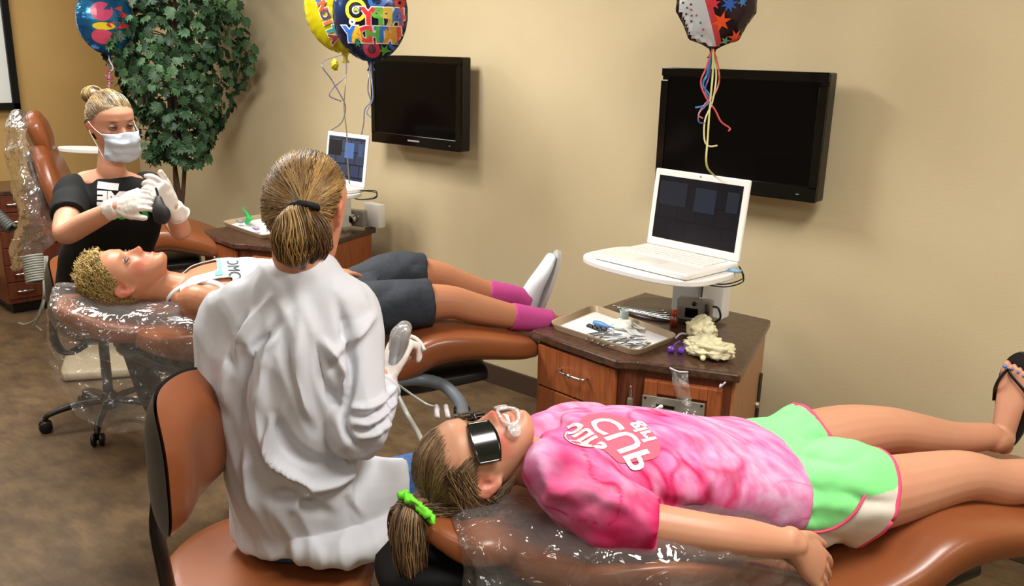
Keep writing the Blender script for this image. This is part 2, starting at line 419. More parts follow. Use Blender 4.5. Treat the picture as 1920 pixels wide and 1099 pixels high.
television('wide black flat television on the wall above the near laptop', [(1239, 125), (1554, 137), (1232, 343), (1533, 382)], .07, 3.155)
television('smaller black flat television on the wall beside the round balloons', [(697, 104), (866, 105), (697, 267), (863, 284)], .07, 3.165)

# ================================================================== CABINETS
m_wood = wood('cherry_wood', 'a45c32', '8c4a28'); m_woodd = wood('cherry_wood_dark', '6f3822', '5b2c1b'); m_woodl = wood('maple_side', 'b07648', '9c653c')
m_stone = mat('laminate_top', '5a3c2c', .3, var=('3a2720', 60), coat=.2); m_chrome = mat('chrome', 'd8d8d8', .15, metal=1)
def handle(p, xd, yd, nd, w_, parent):
    """bow pull: two feet and a bar, with a round boss"""
    P = [p - xd * w_ / 2, p - xd * w_ / 2 + nd * .022, p - xd * w_ * .3 + nd * .03, p + xd * w_ * .3 + nd * .03, p + xd * w_ / 2 + nd * .022, p + xd * w_ / 2]
    o = obj('handle', *join([tube(P, .0045, 8, 4), loft([p - xd * .016 + nd * .03, p + nd * .031, p + xd * .016 + nd * .03], [.005, .008, .005], n=8)]), m_chrome, parent)
    return o
CTOP = .74
def cabinet(dx, dy, label, near=True):
    A_, B_, C_, D_, E_ = [np.array(p) + [dx, dy] for p in ((-1.905, 2.345), (-1.475, 2.295), (-1.14, 2.46), (-1.335, 3.10), (-1.90, 3.10))]
    t = empty('dental_cabinet', (*((A_ + D_) / 2), 0), label, 'cabinet')
    notch = B_ + (C_ - B_) * .09 + [.0, .025]
    top = [A_, B_ + [-.02, -.0], notch, C_, D_, E_]
    obj('countertop', *prism(top, CTOP - .032, CTOP, .007), m_stone, t, False)
    ctr = np.mean(top, 0)
    def ins(p, k=.03): d = ctr - p; return p + d / np.linalg.norm(d) * k
    a, b, c, d, e = [ins(p, .035) for p in (A_, B_, C_, D_, E_)]; nt = ins(notch, .03)
    z0, z1 = .09, CTOP - .032
    obj('carcass', *prism([a, b, nt, c, d, e], z0, z1), m_woodd, t, False)
    obj('plinth', *prism([ins(p, .08) for p in (A_, B_, C_, D_, E_)], 0, z0), mat('plinth_dark', '2a1a12', .6), t, False)
    # drawers on the left front face
    def face(p, q):
        xd = A(*(q - p), 0); L_ = np.linalg.norm(xd); xd /= L_; nd = np.cross(xd, [0, 0, 1.0]); return A(*p, 0), xd, nd, L_
    p, xd, nd, L_ = face(a, b + [-.02, 0])
    zs = [z1 - .008, z1 - .165, z1 - .325, z1 - .47, z0 + .01]
    for i in range(4):
        zc = (zs[i] + zs[i + 1]) / 2; hh = zs[i] - zs[i + 1] - .006
        R_ = [xd, nd, [0, 0, 1]]
        dr = obj('drawer', *box(p + xd * (L_ / 2) + nd * .009 + ax_z * zc, (L_ - .02, .018, hh), .003, R_), m_wood, t, False)
        handle(p + xd * (L_ * .5) + nd * .018 + ax_z * (zc + .012), xd, ax_z, nd, .12, dr)
    # door on the right front face, raised frame and recessed panel
    p, xd, nd, L_ = face(nt, c)
    R_ = [xd, nd, [0, 0, 1]]; dz0, dz1 = z0 + .01, z1 - .03; zc = (dz0 + dz1) / 2; W_ = L_ - .05; cx_ = p + xd * (L_ / 2)
    door = obj('door', *box(cx_ + nd * .006 + ax_z * zc, (W_, .012, dz1 - dz0), .002, R_), m_wood, t, False)
    fw = .045
    for cc, ss in ((cx_ + xd * (W_ / 2 - fw / 2), (fw, .014, dz1 - dz0)), (cx_ - xd * (W_ / 2 - fw / 2), (fw, .014, dz1 - dz0))):
        obj('stile', *box(cc + nd * .017 + ax_z * zc, ss, .004, R_), m_wood, door, False)
    for zz in (dz1 - fw / 2, dz0 + fw / 2):
        obj('rail', *box(cx_ + nd * .017 + ax_z * zz, (W_ - 2 * fw, .014, fw), .004, R_), mat('rail_light', 'b4683a', .35, coat=.2) if 0 else m_wood, door, False)
    # side panel
    p, xd, nd, L_ = face(c, d); R_ = [xd, nd, [0, 0, 1]]
    obj('side_panel', *box(p + xd * (L_ / 2) + nd * .006 + ax_z * (z0 + z1) / 2, (L_ - .01, .012, z1 - z0), .002, R_), m_woodl if near else m_wood, t, False)
    return t, (nt, c)
cab1, (fn_, fc_) = cabinet(0, 0, 'near cherry wood dental cabinet under the white laptop stand, metal control plate on its door')
cab2, _ = cabinet(-2.40, .10, 'far cherry wood dental cabinet behind the person in the white coat', near=False)
# third cabinet by the left wall: tall narrow drawer stack
t3 = empty('dental_cabinet', (-6.05, 2.3, 0), 'dark cherry drawer cabinet at the far left behind the plastic covered chair', 'cabinet')
pc = PZ(20, 592, 0); xd3 = nrm(A(.55, .83, 0)) * 1; xd3 = nrm(PZ(120, 575, .0) - pc); nd3 = np.cross(xd3, ax_z)
W3 = .46; R3 = [xd3, nd3, [0, 0, 1]]; c3 = pc + xd3 * W3 / 2 - nd3 * .22
obj('carcass', *box(c3 + ax_z * .42, (W3, .42, .70), .003, R3), m_woodd, t3, False)
obj('countertop', *box(c3 + ax_z * .785, (W3 + .04, .46, .03), .006, R3), m_stone, t3, False)
obj('plinth', *box(c3 + ax_z * .035, (W3 - .06, .36, .07), 0, R3), m_black, t3, False)
for i in range(6):
    zc = .10 + .112 * i + .056
    dr = obj('drawer', *box(c3 + nd3 * .215 + ax_z * zc, (W3 - .02, .018, .106), .003, R3), m_woodd, t3, False)
    handle(c3 + nd3 * .224 - xd3 * .13 + ax_z * zc, xd3, ax_z, nd3, .09, dr)

# control plate on the near cabinet door
def plate():
    p = A(*fn_, 0); q = A(*fc_, 0); xd = nrm(q - p); nd = np.cross(xd, ax_z); R_ = [xd, nd, [0, 0, 1]]
    def on(px, py, off=.03):
        v = ray(px, py); k = ((p + nd * off - CAM).dot(nd)) / v.dot(nd); return CAM + v * k
    tl = on(1205, 737); tr = on(1322, 757); bl = on(1203, 772); c = (tl + tr) / 2 - ax_z * .045
    W_ = np.linalg.norm((tr - tl)[:2]); 
    t = empty('control_plate', c, 'brushed metal control plate with knobs on the near cabinet door', 'control panel')
    obj('plate', *box(c - ax_z * .0, (W_, .006, .085), .002, R_), mat('brushed_plate', 'b9b8b0', .35, metal=.7), t, False)
    for sx in (-1, 1):
        for sz in (-1, 1):
            s_ = c + xd * sx * (W_ / 2 - .01) + ax_z * sz * .034
            obj('screw', *cyl(s_, s_ + nd * .005, .004, n=10), m_black, t, False)
    for q_, r_ in ((-.34, .008), (.22, .014), (.34, .010)):
        s_ = c + xd * q_ * W_; obj('knob', *cyl(s_, s_ + nd * .026, r_, r_ * .85, 16, .003), m_chrome, t)
    s_ = c - xd * .12 * W_ + ax_z * .012
    obj('slot', *box(s_ + nd * .003, (.06, .003, .012), .001, R_), m_black, t, False)
    s0 = c - xd * W_ * .40 + nd * .03 - ax_z * .02; s1 = c - xd * W_ * .15 + nd * .05 + ax_z * .03
    obj('lever', *loft([s0, (s0 + s1) / 2, s1], [.005, .0055, .007], n=12), m_white, t)
    # hanging clear bag
    bg = empty('plastic_bag', on(1275, 715), 'small clear plastic bag hanging on the front of the near cabinet door', 'bag')
    u0 = on(1256, 690, .045); u1 = on(1290, 700, .045); l0 = on(1270, 752, .06); l1 = on(1297, 760, .06)
    def fb(a_, b_):
        q0 = u0 * (1 - a_) + u1 * a_; q1 = l0 * (1 - a_) + l1 * a_; pp = q0 * (1 - b_) + q1 * b_
        return pp + nd * .012 * (vnoise(np.array([[a_ * 4, b_ * 5, 2.]]))[0] + math.sin(a_ * 3.1))
    obj('bag_film', *grid(fb, 14, 18), film('bag_film', 'ffffff', .12, .1, (60, .8, .005)), bg)
    obj('bag_seal', *tube([u0, (u0 + u1) / 2 + nd * .01, u1 + ax_z * .004], .003, 6, 3), mat('clear_grey', 'c9c9d2', .2), bg)
    # small clear hook
    s_ = on(1352, 722, .03); h = obj('wall_hook', *join([cyl(s_ - nd * .0, s_ + nd * .01, .005, n=10), tube([s_ + nd * .008, s_ + nd * .02, s_ + nd * .022 + ax_z * .02 + xd * .015], .003, 6)]), mat('clear_grey', 'c9c9d2', .2))
    tag(h, 'tiny clear hook on the upper right of the near cabinet door', 'hook')
    # syringe holder between drawers and door
    s_ = on(1183, 725, .03); hs = empty('water_syringe', s_, 'slim silver air water syringe in a holder beside the cabinet drawers', 'dental tool')
    obj('tip', *loft([s_ + ax_z * .0, s_ - ax_z * .04], [.003, .007], n=10), m_chrome, hs)
    obj('body', *loft([s_ - ax_z * .045, s_ - ax_z * .2], [.010, .009], n=12), mat('grey_green', '6f6a58', .4), hs)
plate()
# black hose holder on the right of near cabinet
hp = PY(1424, 700, 3.02); h_ = empty('hose_holder', hp, 'black vertical hose bracket against the wall right of near cabinet', 'bracket')
obj('rod', *box(hp - ax_z * .28, (.02, .03, .56), .006), m_black, h_, False)
obj('clamp', *cyl(hp + A(-.04, -.02, -.12), hp + A(.02, -.02, -.12), .012, n=12), m_chrome, h_)
obj('hose', *tube([hp + A(0, -.03, -.12), hp + A(.0, -.05, -.3), hp + A(-.02, -.02, -.7)], .014, 10), m_black, h_)

# ================================================================== LAPTOPS, STANDS, DESK THINGS
m_laptop = mat('laptop_white', 'eceae6', .25, coat=.3); m_lcd = mat('laptop_screen', '0c1016', .2)
def screen_emit(name, strength):
    m = mat(name, '0a0d14', .2); N = m.node_tree.nodes; L = m.node_tree.links; b = N['Principled BSDF']
    tc = N.new('ShaderNodeTexCoord'); br = N.new('ShaderNodeTexBrick'); mp = N.new('ShaderNodeMapping')
    mp.inputs['Rotation'].default_value = (math.radians(90), 0, 0)
    br.inputs['Scale'].default_value = 9; br.inputs['Color1'].default_value = lin('2c3f66'); br.inputs['Color2'].default_value = lin('4a5266'); br.inputs['Mortar'].default_value = lin('20242e')
    br.inputs['Mortar Size'].default_value = .03; br.inputs['Brick Width'].default_value = .7; br.inputs['Row Height'].default_value = .55
    L.new(tc.outputs['Object'], mp.inputs[0]); L.new(mp.outputs[0], br.inputs['Vector']); L.new(br.outputs[0], b.inputs['Emission Color']); b.inputs['Emission Strength'].default_value = strength
    return m
def laptop(HL, HR, FL, lean, height, label, strength):
    """HL, HR hinge corners, FL front left corner"""
    xd = nrm(HR - HL); W_ = np.linalg.norm(HR - HL); f = FL - HL; f = f - xd * f.dot(xd); Dp = np.linalg.norm(f); yd = f / Dp
    t = empty('laptop', (HL + HR) / 2, label, 'laptop'); c = (HL + HR) / 2 + yd * Dp / 2
    base = obj('base', *box(c + ax_z * .010, (W_, Dp, .020), .006, [xd, -yd, [0, 0, 1]], 3), m_laptop, t, False)
    # keys
    K = []; 
    for r in range(6):
        n = 14
        for k in range(n):
            if r == 5 and 3 < k < 10 and k != 4: continue
            w1 = W_ * .84 / n; ww = w1 * (6 if (r == 5 and k == 4) else 1) - .002
            x = -W_ * .42 + w1 * (k + (3 if (r == 5 and k == 4) else .5)); y = -Dp / 2 + .03 + r * Dp * .082
            K.append(box(c + xd * x + yd * y + ax_z * .0215, (ww, Dp * .072, .004), .001, [xd, -yd, [0, 0, 1]], 1))
    kb = obj('keyboard', *join(K), mat('key_white', 'dfddd8', .5), t, False)
    obj('trackpad', *box(c + yd * Dp * .24 + ax_z * .0202, (W_ * .26, Dp * .24, .001), 0, [xd, -yd, [0, 0, 1]]), mat('pad_grey', 'd2d0ca', .4), t, False)
    up = nrm(ax_z * math.cos(lean) - yd * math.sin(lean)); nn = np.cross(xd, up)
    if nn.dot(yd) < 0: nn = -nn
    lc = (HL + HR) / 2 + ax_z * .02 + up * height / 2
    lid = obj('lid', *box(lc, (W_, .011, height), .005, [xd, nn, up], 3), m_laptop, t, False)
    b_ = .018 * W_ / .33
    obj('screen', *box(lc + nn * .0052 + up * .003, (W_ - 2 * b_, .002, height - 2 * b_ - .008), 0, [xd, nn, up]), screen_emit('lcd_' + ('near' if strength < .3 else 'far'), strength), lid, False)
    for (u_, v_, w2, h2, cc) in ((-.27, .2, .3, .3, '0b0d10'), (.08, .17, .22, .3, '35507e'), (.36, .2, .12, .25, '2b3a55')):
        obj('window_pane', *box(lc + nn * .0068 + xd * u_ * W_ + up * v_ * height, (W_ * w2, .0006, height * h2), 0, [xd, nn, up]), mat('pane_' + cc + str(strength), cc if strength > .3 else '151d2a', .3, emis=(cc, strength * 1.2)), lid, False)
    s_ = lc + up * (height / 2 - b_ / 2) + nn * .0056
    obj('camera_dot', *cyl(s_, s_ + nn * .001, .003, n=10), mat('dot', '6a6a66', .4), lid, False)
    return t
ZP_ = 1.02
HL, HR, FL = PZ(1213, 465, ZP_), PZ(1385, 503, ZP_), PZ(1142, 492, ZP_)
laptop(HL, HR, FL, math.radians(6), .275, 'white laptop with dark screen on the near cabinet stand', .05)
def stand(HL, HR, FL, colx, z, label, kz=CTOP):
    xd = nrm(HR - HL); f = FL - HL; yd = nrm(f - xd * f.dot(xd)); W_ = np.linalg.norm(HR - HL); Dp = np.linalg.norm(f); c = (HL + HR) / 2 + yd * Dp * .5
    t = empty('laptop_stand', A(colx[0], colx[1], kz), label, 'stand')
    th = np.linspace(0, 2 * math.pi, 49)[:-1]; a_, b_ = W_ * .66, Dp * .62
    pts = [c - xd * .03 + xd * a_ * np.sign(math.cos(q)) * abs(math.cos(q)) ** .75 + yd * b_ * np.sign(math.sin(q)) * abs(math.sin(q)) ** .6 for q in th]
    obj('platform', *prism([p[:2] for p in pts], z - .022, z - .002, .004), m_white, t, False)
    obj('column', *box(A(colx[0], colx[1], (kz + z) / 2), (.12, .05, z - kz - .02), .006), mat('stand_grey', '8e8d88', .4), t, False)
    obj('bracket', *box(A(colx[0] + .11, colx[1] + .01, (kz + z) / 2), (.09, .06, z - kz - .03), .006), m_white, t, False)
    obj('support_arm', *box(A(colx[0], colx[1], z) + A(0, -.15, -.035), (.1, .3, .025), .006), m_white, t, False)
    obj('foot_plate', *cyl(A(colx[0] - .10, colx[1] - .02, kz), A(colx[0] - .10, colx[1] - .02, kz + .012), .16, .155, 40, .002), mat('foot_dark', '3b3029', .35), t)
    return t
col1 = A(-1.60, 2.93)
stand(HL, HR, FL, col1, ZP_, 'white oval laptop platform on a grey column above the near cabinet')
def cable(name, pts, r, m, label, cat='cable', n=8):
    o = obj(name, *tube(pts, r, n, 6), m); tag(o, label, cat); return o
for k, (dz, e) in enumerate(((0, 0), (.01, .02))):
    cable('laptop_cable', [HR + A(.01, -.02, .012), PZ(1392, 510 + 4 * k, ZP_ - .005), PZ(1392, 523 + 6 * k, ZP_ - .035), PZ(1360, 533 + 5 * k, ZP_ - .045), PZ(1318, 529 + 4 * k, ZP_ - .035)], .0022, m_black,
          'upper thin black cable curling under the right edge of laptop platform' if k == 0 else 'lower thin black cable looping below the right edge of laptop platform')
o = obj('usb_plug', *box(PZ(1376, 507, ZP_ + .003), (.05, .025, .01), .003), mat('plug_blue', '7fa6c4', .4)); tag(o, 'pale blue cable plug at the right corner of near laptop', 'plug')

# camera on the near cabinet
def camera_thing(c, xd, label, back=True, sz=(.115, .035, .072)):
    yd = np.cross(ax_z, xd); R_ = [xd, yd, [0, 0, 1]]; t = empty('camera', c - ax_z * sz[2] / 2, label, 'camera')
    obj('body', *box(c, sz, .008, R_, 3), mat('camera_silver', '9c9a94', .35, metal=.5), t, False)
    f = c - yd * sz[1] / 2
    if back:
        obj('display', *box(f - yd * .001 - xd * .008 - ax_z * .010, (.048, .003, .036), .001, R_), m_blackg, t, False)
        obj('grip', *loft([c + xd * .045 - yd * .022 - ax_z * .025, c + xd * .05 - yd * .026, c + xd * .045 - yd * .022 + ax_z * .025], [.006, .008, .006], n=10), m_black, t)
        obj('dial', *cyl(c + xd * .0 - yd * sz[1] / 2 + ax_z * .026, c - yd * (sz[1] / 2 + .006) + ax_z * .026, .008, n=14), m_black, t)
        obj('button', *cyl(c + ax_z * sz[2] / 2 + xd * .02, c + ax_z * (sz[2] / 2 + .006) + xd * .02, .007, n=12), m_chrome, t)
    else:
        obj('lens', *cyl(f, f - yd * .035, .028, .024, 24, .003), m_chrome, t)
        obj('lens_glass', *cyl(f - yd * .034, f - yd * .037, .018, n=20), m_blackg, t)
cxd = nrm(A(.78, .62, 0)); cxd = nrm(A(.92, .28, 0))
cc1 = PZ(1303, 580, .80); cc1 = cc1
camera_thing(cc1 + A(0, 0, .0) - A(0, 0, 0), cxd, 'silver compact camera with its screen towards us on near cabinet', True, (.13, .04, .085))
cp = cc1 + A(0.01, 0.0, 0); 
o = obj('camera_pedestal', *box(cc1 - ax_z * .051, (.12, .05, .016), .004), m_black); tag(o, 'small black block under the silver camera on near cabinet', 'block')
cable('camera_strap', [cc1 + cxd * .06 + ax_z * .02, cc1 + cxd * .085 + ax_z * .015, cc1 + cxd * .095 - ax_z * .02, cc1 + cxd * .07 - ax_z * .045], .004, m_black, 'black wrist strap looped at the right of the silver camera', 'strap')

def tray(c4, label, group=None):
    """c4: four corners (left, front, right, back) on the worktop"""
    c4 = [np.array(c) for c in c4]; c = sum(c4) / 4; t = empty('instrument_tray', c, label, 'tray')
    # rounded outline
    def outline(k, rr):
        out = []
        for i in range(4):
            p = c + (c4[i] - c) * k; a_ = c + (c4[i - 1] - c) * k; b_ = c + (c4[(i + 1) % 4] - c) * k
            u = nrm(a_ - p); v = nrm(b_ - p)
            for s in np.linspace(0, 1, 7):
                q = (1 - s) ** 2 * (p + u * rr) + 2 * s * (1 - s) * p + s * s * (p + v * rr); out.append(q)
        return np.array(out)
    O = [(outline(.93, .035), .004), (outline(1.0, .04), .024), (outline(1.02, .04), .026), (outline(1.02, .04), .022), (outline(.955, .035), .0), (outline(.92, .035), .0)]
    n = 28; V = []; F = []
    rings = [O[5], O[4], O[3], O[2], O[1], O[0]]
    for pts, z in rings: V += [p + ax_z * z for p in pts]
    for i in range(len(rings) - 1):
        for j in range(n): F.append((i * n + j, i * n + (j + 1) % n, (i + 1) * n + (j + 1) % n, (i + 1) * n + j))
    F.append(tuple(range(5 * n, 6 * n))); F.append(tuple(reversed(range(n))))
    obj('tray_shell', V, F, mat('tray_beige', 'b5a184', .4), t, False)
    pts = outline(.88, .02)
    V2, F2 = prism([p[:2] for p in pts], c[2] + .0045, c[2] + .0065); obj('paper_liner', V2, F2, mat('paper', 'eef0f2', .8), t, False)
    return t, c, c4
tz = CTOP + .001
T1, tc1, t4 = tray([PZ(1030, 607, .76) - A(0, 0, .019), PZ(1193, 660, .76) - A(0, 0, .019), PZ(1271, 630, .76) - A(0, 0, .019), PZ(1112, 574, .76) - A(0, 0, .019)], 'beige tray of dental instruments on white paper, on the near cabinet')
m_steel = mat('steel', 'b4b8bc', .2, metal=1)
def instrument(p, ang, L_, kind, label, group):
    d = A(math.cos(ang), math.sin(ang), 0); n_ = A(-d[1], d[0], 0); t = empty('dental_instrument', p, label, 'instrument', group)
    if kind == 0:      # pliers
        for s in (-1, 1):
            obj('handle', *loft([p, p - d * L_ * .3 + n_ * s * .012, p - d * L_ * .65 + n_ * s * .016, p - d * L_ + n_ * s * .012], [.003, .0035, .0035, .003], n=8), m_steel, t)
        obj('jaw', *loft([p, p + d * L_ * .25, p + d * L_ * .4], [.006, .004, .0015], n=8), m_steel, t)
        obj('pivot', *cyl(p - ax_z * .002, p + ax_z * .006, .006, n=12), m_steel, t)
    else:              # probe
        obj('handle', *loft([p - d * L_ * .6, p + d * L_ * .4], [.0032, .0032], n=8), m_steel, t)
        obj('hook', *tube([p + d * L_ * .4, p + d * L_ * .55, p + d * L_ * .6 + n_ * .012, p + d * L_ * .66 + n_ * .004], .0014, 6), m_steel, t)
u_ = nrm((t4[1] - t4[0])); v_ = nrm((t4[3] - t4[0])); zI = tz + .012
base_ang = math.atan2(u_[1], u_[0])
for k in range(9):
    p = tc1 + u_ * (-.02 + .024 * k) - v_ * (.055 + .018 * math.sin(k * 2.1)) ; p[2] = zI + .002 * (k % 2)
    instrument(p, base_ang + 1.2 + .5 * math.sin(k * 1.7), .085, 0 if k % 3 else 1, 'small steel dental instrument in the jumble on the near cabinet tray', 'steel instruments on the near tray')
for k in range(7):
    p = tc1 - u_ * (.10 - .012 * k) - v_ * (.03 + .012 * math.sin(k * 3)); p[2] = zI
    o = obj('bracket_part', *loft([p, p + A(.006, .004, .003), p + A(.012, -.004, 0)], [.005, .006, .004], n=8), mat('dark_bits', '3c3f45', .3, metal=.6)); tag(o, 'small dark metal bit beside the blue piece on the near tray', 'dental part', 'dark metal bits on the near tray')
p = tc1 - u_ * .055 - v_ * .0 ; p[2] = zI + .008
o = obj('etch_syringe', *join([loft([p - u_ * .03, p, p + u_ * .035], [.009, .011, .006], n=10), loft([p + u_ * .035, p + u_ * .055 + v_ * .01], [.004, .002], n=8)]), mat('blue_plastic', '5f94cc', .4)); tag(o, 'light blue plastic piece among the bits on the near tray', 'syringe')
def blob(name, c, s, m, seed=0, amp=.35, fr=3.0, res=18):
    th = np.linspace(0, math.pi, res); ph = np.linspace(0, 2 * math.pi, res * 2)[:-1]; V = []; n = len(ph)
    for a_ in th:
        for b_ in ph: V.append((math.sin(a_) * math.cos(b_), math.sin(a_) * math.sin(b_), math.cos(a_)))
    V = np.array(V); d = 1 + amp * fbm(V * fr + seed * 7.1, 4); V = V * d[:, None] * np.array(s) + np.array(c)
    F = [(i * n + j, i * n + (j + 1) % n, (i + 1) * n + (j + 1) % n, (i + 1) * n + j) for i in range(res - 1) for j in range(n)]
    return V, F
p = tc1 + u_ * .01 + v_ * .055; p[2] = tz + .022
o = obj('cotton_wad', *blob('c', p, (.05, .032, .02), None, 1, .3, 2.5), mat('cotton', 'f1f1e6', .9)); tag(o, 'crumpled white cotton gauze on the near tray', 'gauze')
p = tc1 - u_ * .012 + v_ * .10; p[2] = tz + .004
jar = empty('dappen_jar', p, 'tiny glass jar of pale blue paste standing behind the near tray gauze', 'jar')
obj('glass_body', *lathe([(.012, 0), (.016, .002), (.017, .03), (.019, .034), (.016, .034), (.014, .01), (0, .008)], p + ax_z * .024), mat('jar_glass', 'b9cdd0', .15), jar)
obj('paste', *lathe([(.0, 0), (.0135, 0), (.0135, .015), (0, .017)], p + ax_z * .034), mat('paste_blue', '6ea5b6', .5), jar)
for k, (du, dv, rz) in enumerate(((.05, .075, .3), (.075, .03, -.2), (.10, .0, .1))):
    p = tc1 + u_ * du + v_ * dv; p[2] = tz + .012 + .006 * (2 - k)
    xd = nrm(u_ * math.cos(rz) + v_ * math.sin(rz)); yd = np.cross(ax_z, xd)
    Vg, Fg = grid(lambda a_, b_: p + xd * (a_ - .5) * .07 + yd * (b_ - .5) * .05 + ax_z * (.006 * math.sin(a_ * 5 + k) + .005 * math.cos(b_ * 4)), 8, 8)
    o = obj('paper_slip', Vg, Fg, mat('paper', 'eef0f2', .8), smooth=True)
    tag(o, ('folded white paper slip by the back edge of the near tray', 'white paper slip in the middle of the near tray', 'white paper slip towards the right of the near tray')[k], 'paper')
for k in range(5):
    p0 = PZ(1150 + 8 * k, 573 + 3 * k, CTOP + .01); p1 = PZ(1235 + 5 * k, 583 + 4 * k, CTOP + .012 + .003 * k)
    o = obj('steel_probe', *loft([p0, (p0 + p1) / 2, p1, p1 + (p1 - p0) * .12 + A(0, 0, .006)], [.0025, .003, .0025, .001], n=8), m_steel); tag(o, 'long thin steel probe lying behind the near tray', 'instrument', 'steel probes behind the near tray')
# amber bottle
p = PZ(1263, 612, CTOP)
bt = empty('amber_bottle', p, 'small amber dropper bottle with a red cap beside the silver camera', 'bottle')
obj('bottle_body', *lathe([(.012, 0), (.0145, .002), (.0145, .032), (.008, .038), (.008, .042)], p), mat('amber', '7d2410', .1, coat=.6), bt)
obj('cap', *lathe([(.0105, .042), (.0115, .043), (.0105, .062), (0, .064)], p), mat('cap_red', 'b8391a', .35), bt)
# purple clips
for k, (px, py) in enumerate(((1258, 662), (1276, 664))):
    p = PZ(px, py, CTOP) + ax_z * .012
    o = obj('purple_clip', *join([blob('b', p, (.014, .010, .012), None, 3 + k, .3, 3, 10), tube([p, p + A(.01, .01, .02), p + A(.02, .02, .03)], .003, 6)]), mat('purple', '6a3aa8', .25)); tag(o, ('purple plastic clip at the left of the pair, by the front edge of near cabinet', 'purple plastic clip at the right of the pair, below the crumpled gloves')[k], 'clip')
p = PZ(1270, 640, CTOP) + ax_z * .008
o = obj('clear_tubing_loop', *tube([p + A(-.01, 0, 0), p + A(0, .02, .015), p + A(.012, .045, .01), p + A(0.0, .08, .0), p + A(-.03, .12, 0)], .004, 8), mat('clear_grey', 'c9c9d2', .2)); tag(o, 'short clear plastic tube between the tray and crumpled gloves', 'tube')

# ---- far cabinet things
HL2, HR2, FL2 = PZ(605, 345, ZP_), PZ(684, 360, ZP_), None
FL2 = HL2 + nrm(A(-.05, -1, 0)) * .26
HL2 = HR2 + nrm(HL2 - HR2) * .33
laptop(HL2, HR2, HL2 + nrm(A(-.03, -1, 0)) * .27, math.radians(8), .255, 'white laptop with a lit blue screen on the far cabinet stand', .9)
stand(HL2, HR2, HL2 + nrm(A(-.03, -1, 0)) * .27, A(-3.93, 3.02), ZP_, 'white laptop platform above the far cabinet behind the ponytail')
for k in range(2):
    cable('laptop_cable', [HR2 + A(.0, -.03, .01), PZ(704, 358 + 3 * k, ZP_), PZ(703, 370 + 2 * k, ZP_ - .02), PZ(672, 374, ZP_ - .03), PZ(655, 366, ZP_ - .02)], .0025, m_black,
          ('upper', 'lower')[k] + ' thin dark cable looping at the right of the far laptop')
fcx = nrm(A(.92, .28, 0))
camera_thing(PZ(668, 408, .80), fcx, 'silver camera with round lens facing us on the far cabinet', False, (.12, .05, .09))
o = obj('white_box', *box(PZ(678, 408, .80) + A(.03, .07, .01), (.12, .05, .13), .004), m_white); tag(o, 'white upright box behind the far camera on the far cabinet', 'box')
T2, tc2, q4 = tray([PZ(417, 417, .76) - A(0, 0, .019), PZ(492, 443, .76) - A(0, 0, .019), PZ(575, 428, .76) - A(0, 0, .019), PZ(500, 402, .76) - A(0, 0, .019)], 'pale tray with green and purple pieces on the far cabinet')
p = PZ(468, 408, .79)
g_ = empty('green_brush_pack', p, 'bright green plastic instrument pack standing in the far tray', 'dental tool')
for k in range(5):
    a0 = p + A(.02 * k - .05, -.01 * k, -.03); obj('green_blade', *loft([a0, a0 + A(.02, .01, .03), a0 + A(-.045 + .02 * k, .02, .07 - .008 * k)], [.004, .009, .003], n=8), mat('green_plastic', '1fae58', .35), g_)
for k, (px, py, cc, lb) in enumerate(((450, 415, '8f9296', 'grey instrument end in the far tray left of the green pack'), (480, 428, 'b59ac8', 'lilac plastic strip in front of the green pack'), (497, 408, '23262c', 'small black jar at the back of the far tray'))):
    p = PZ(px, py, .775); o = obj(('instrument_end', 'lilac_strip', 'black_jar')[k], *(blob('b', p, (.03, .012, .01), None, k, .2) if k < 2 else lathe([(.02, -.02), (.022, .0), (.02, .03), (0, .032)], p)), mat('d' + cc, cc, .4)); tag(o, lb, ('instrument', 'strip', 'jar')[k])
# white oval platform at far left (third cabinet's laptop shelf)
p = PD(165, 281, 5.0)
t = empty('laptop_shelf', p, 'empty white oval shelf on an arm behind the masked woman', 'shelf')
th = np.linspace(0, 2 * math.pi, 41)[:-1]
obj('shelf_top', *prism([(p[0] + -.0 + .17 * math.cos(q) * nrm(Rv * [1, 1, 0])[0] - .12 * math.sin(q) * ax_a[1], p[1] + .17 * math.cos(q) * nrm(Rv * [1, 1, 0])[1] + .12 * math.sin(q) * .2) for q in th], p[2] - .012, p[2] + .012, .004), m_white, t, False)
obj('post', *tube([p - ax_z * .012 + _r * .1, p - ax_z * .06 + _r * .16, A(*(p + _r * .2)[:2], .8)], .022, 12), m_white, t)

# crumpled latex gloves
def crumple(c, s, seed):
    V, F = blob('g', c, s, None, seed, .26, 3.0, 40)
    N_ = normals(V, F); V = V + N_ * (.005 * (np.abs(fbm(V * 55 + seed, 3)) - .3) + .003 * fbm(V * 120 + seed, 2))[:, None]; V[:, 2] = np.maximum(V[:, 2], CTOP + .002); return V, F
gp = PZ(1318, 655, CTOP + .02)
gl = empty('latex_gloves', gp, 'crumpled cream latex gloves heaped on the near cabinet corner', 'gloves')
m_latex = mat('latex', 'e9e3bd', .5, sss=.1)
obj('glove', *crumple(gp + A(.02, .0, .012), (.088, .058, .034), 4), m_latex, gl)
obj('glove', *crumple(PZ(1316, 620, CTOP + .04), (.050, .045, .050), 9), m_latex, gl)
fing = []
for k, (px, py) in enumerate(((1345, 672), (1362, 660), (1318, 672))):
    p = PZ(px, py, CTOP + .012); fing.append(loft([gp + A(0, 0, .01), (gp + p) / 2 + A(0, 0, .012), p], [.014, .012, .009], n=10))
obj('glove_fingers', *join(fing), m_latex, gl)

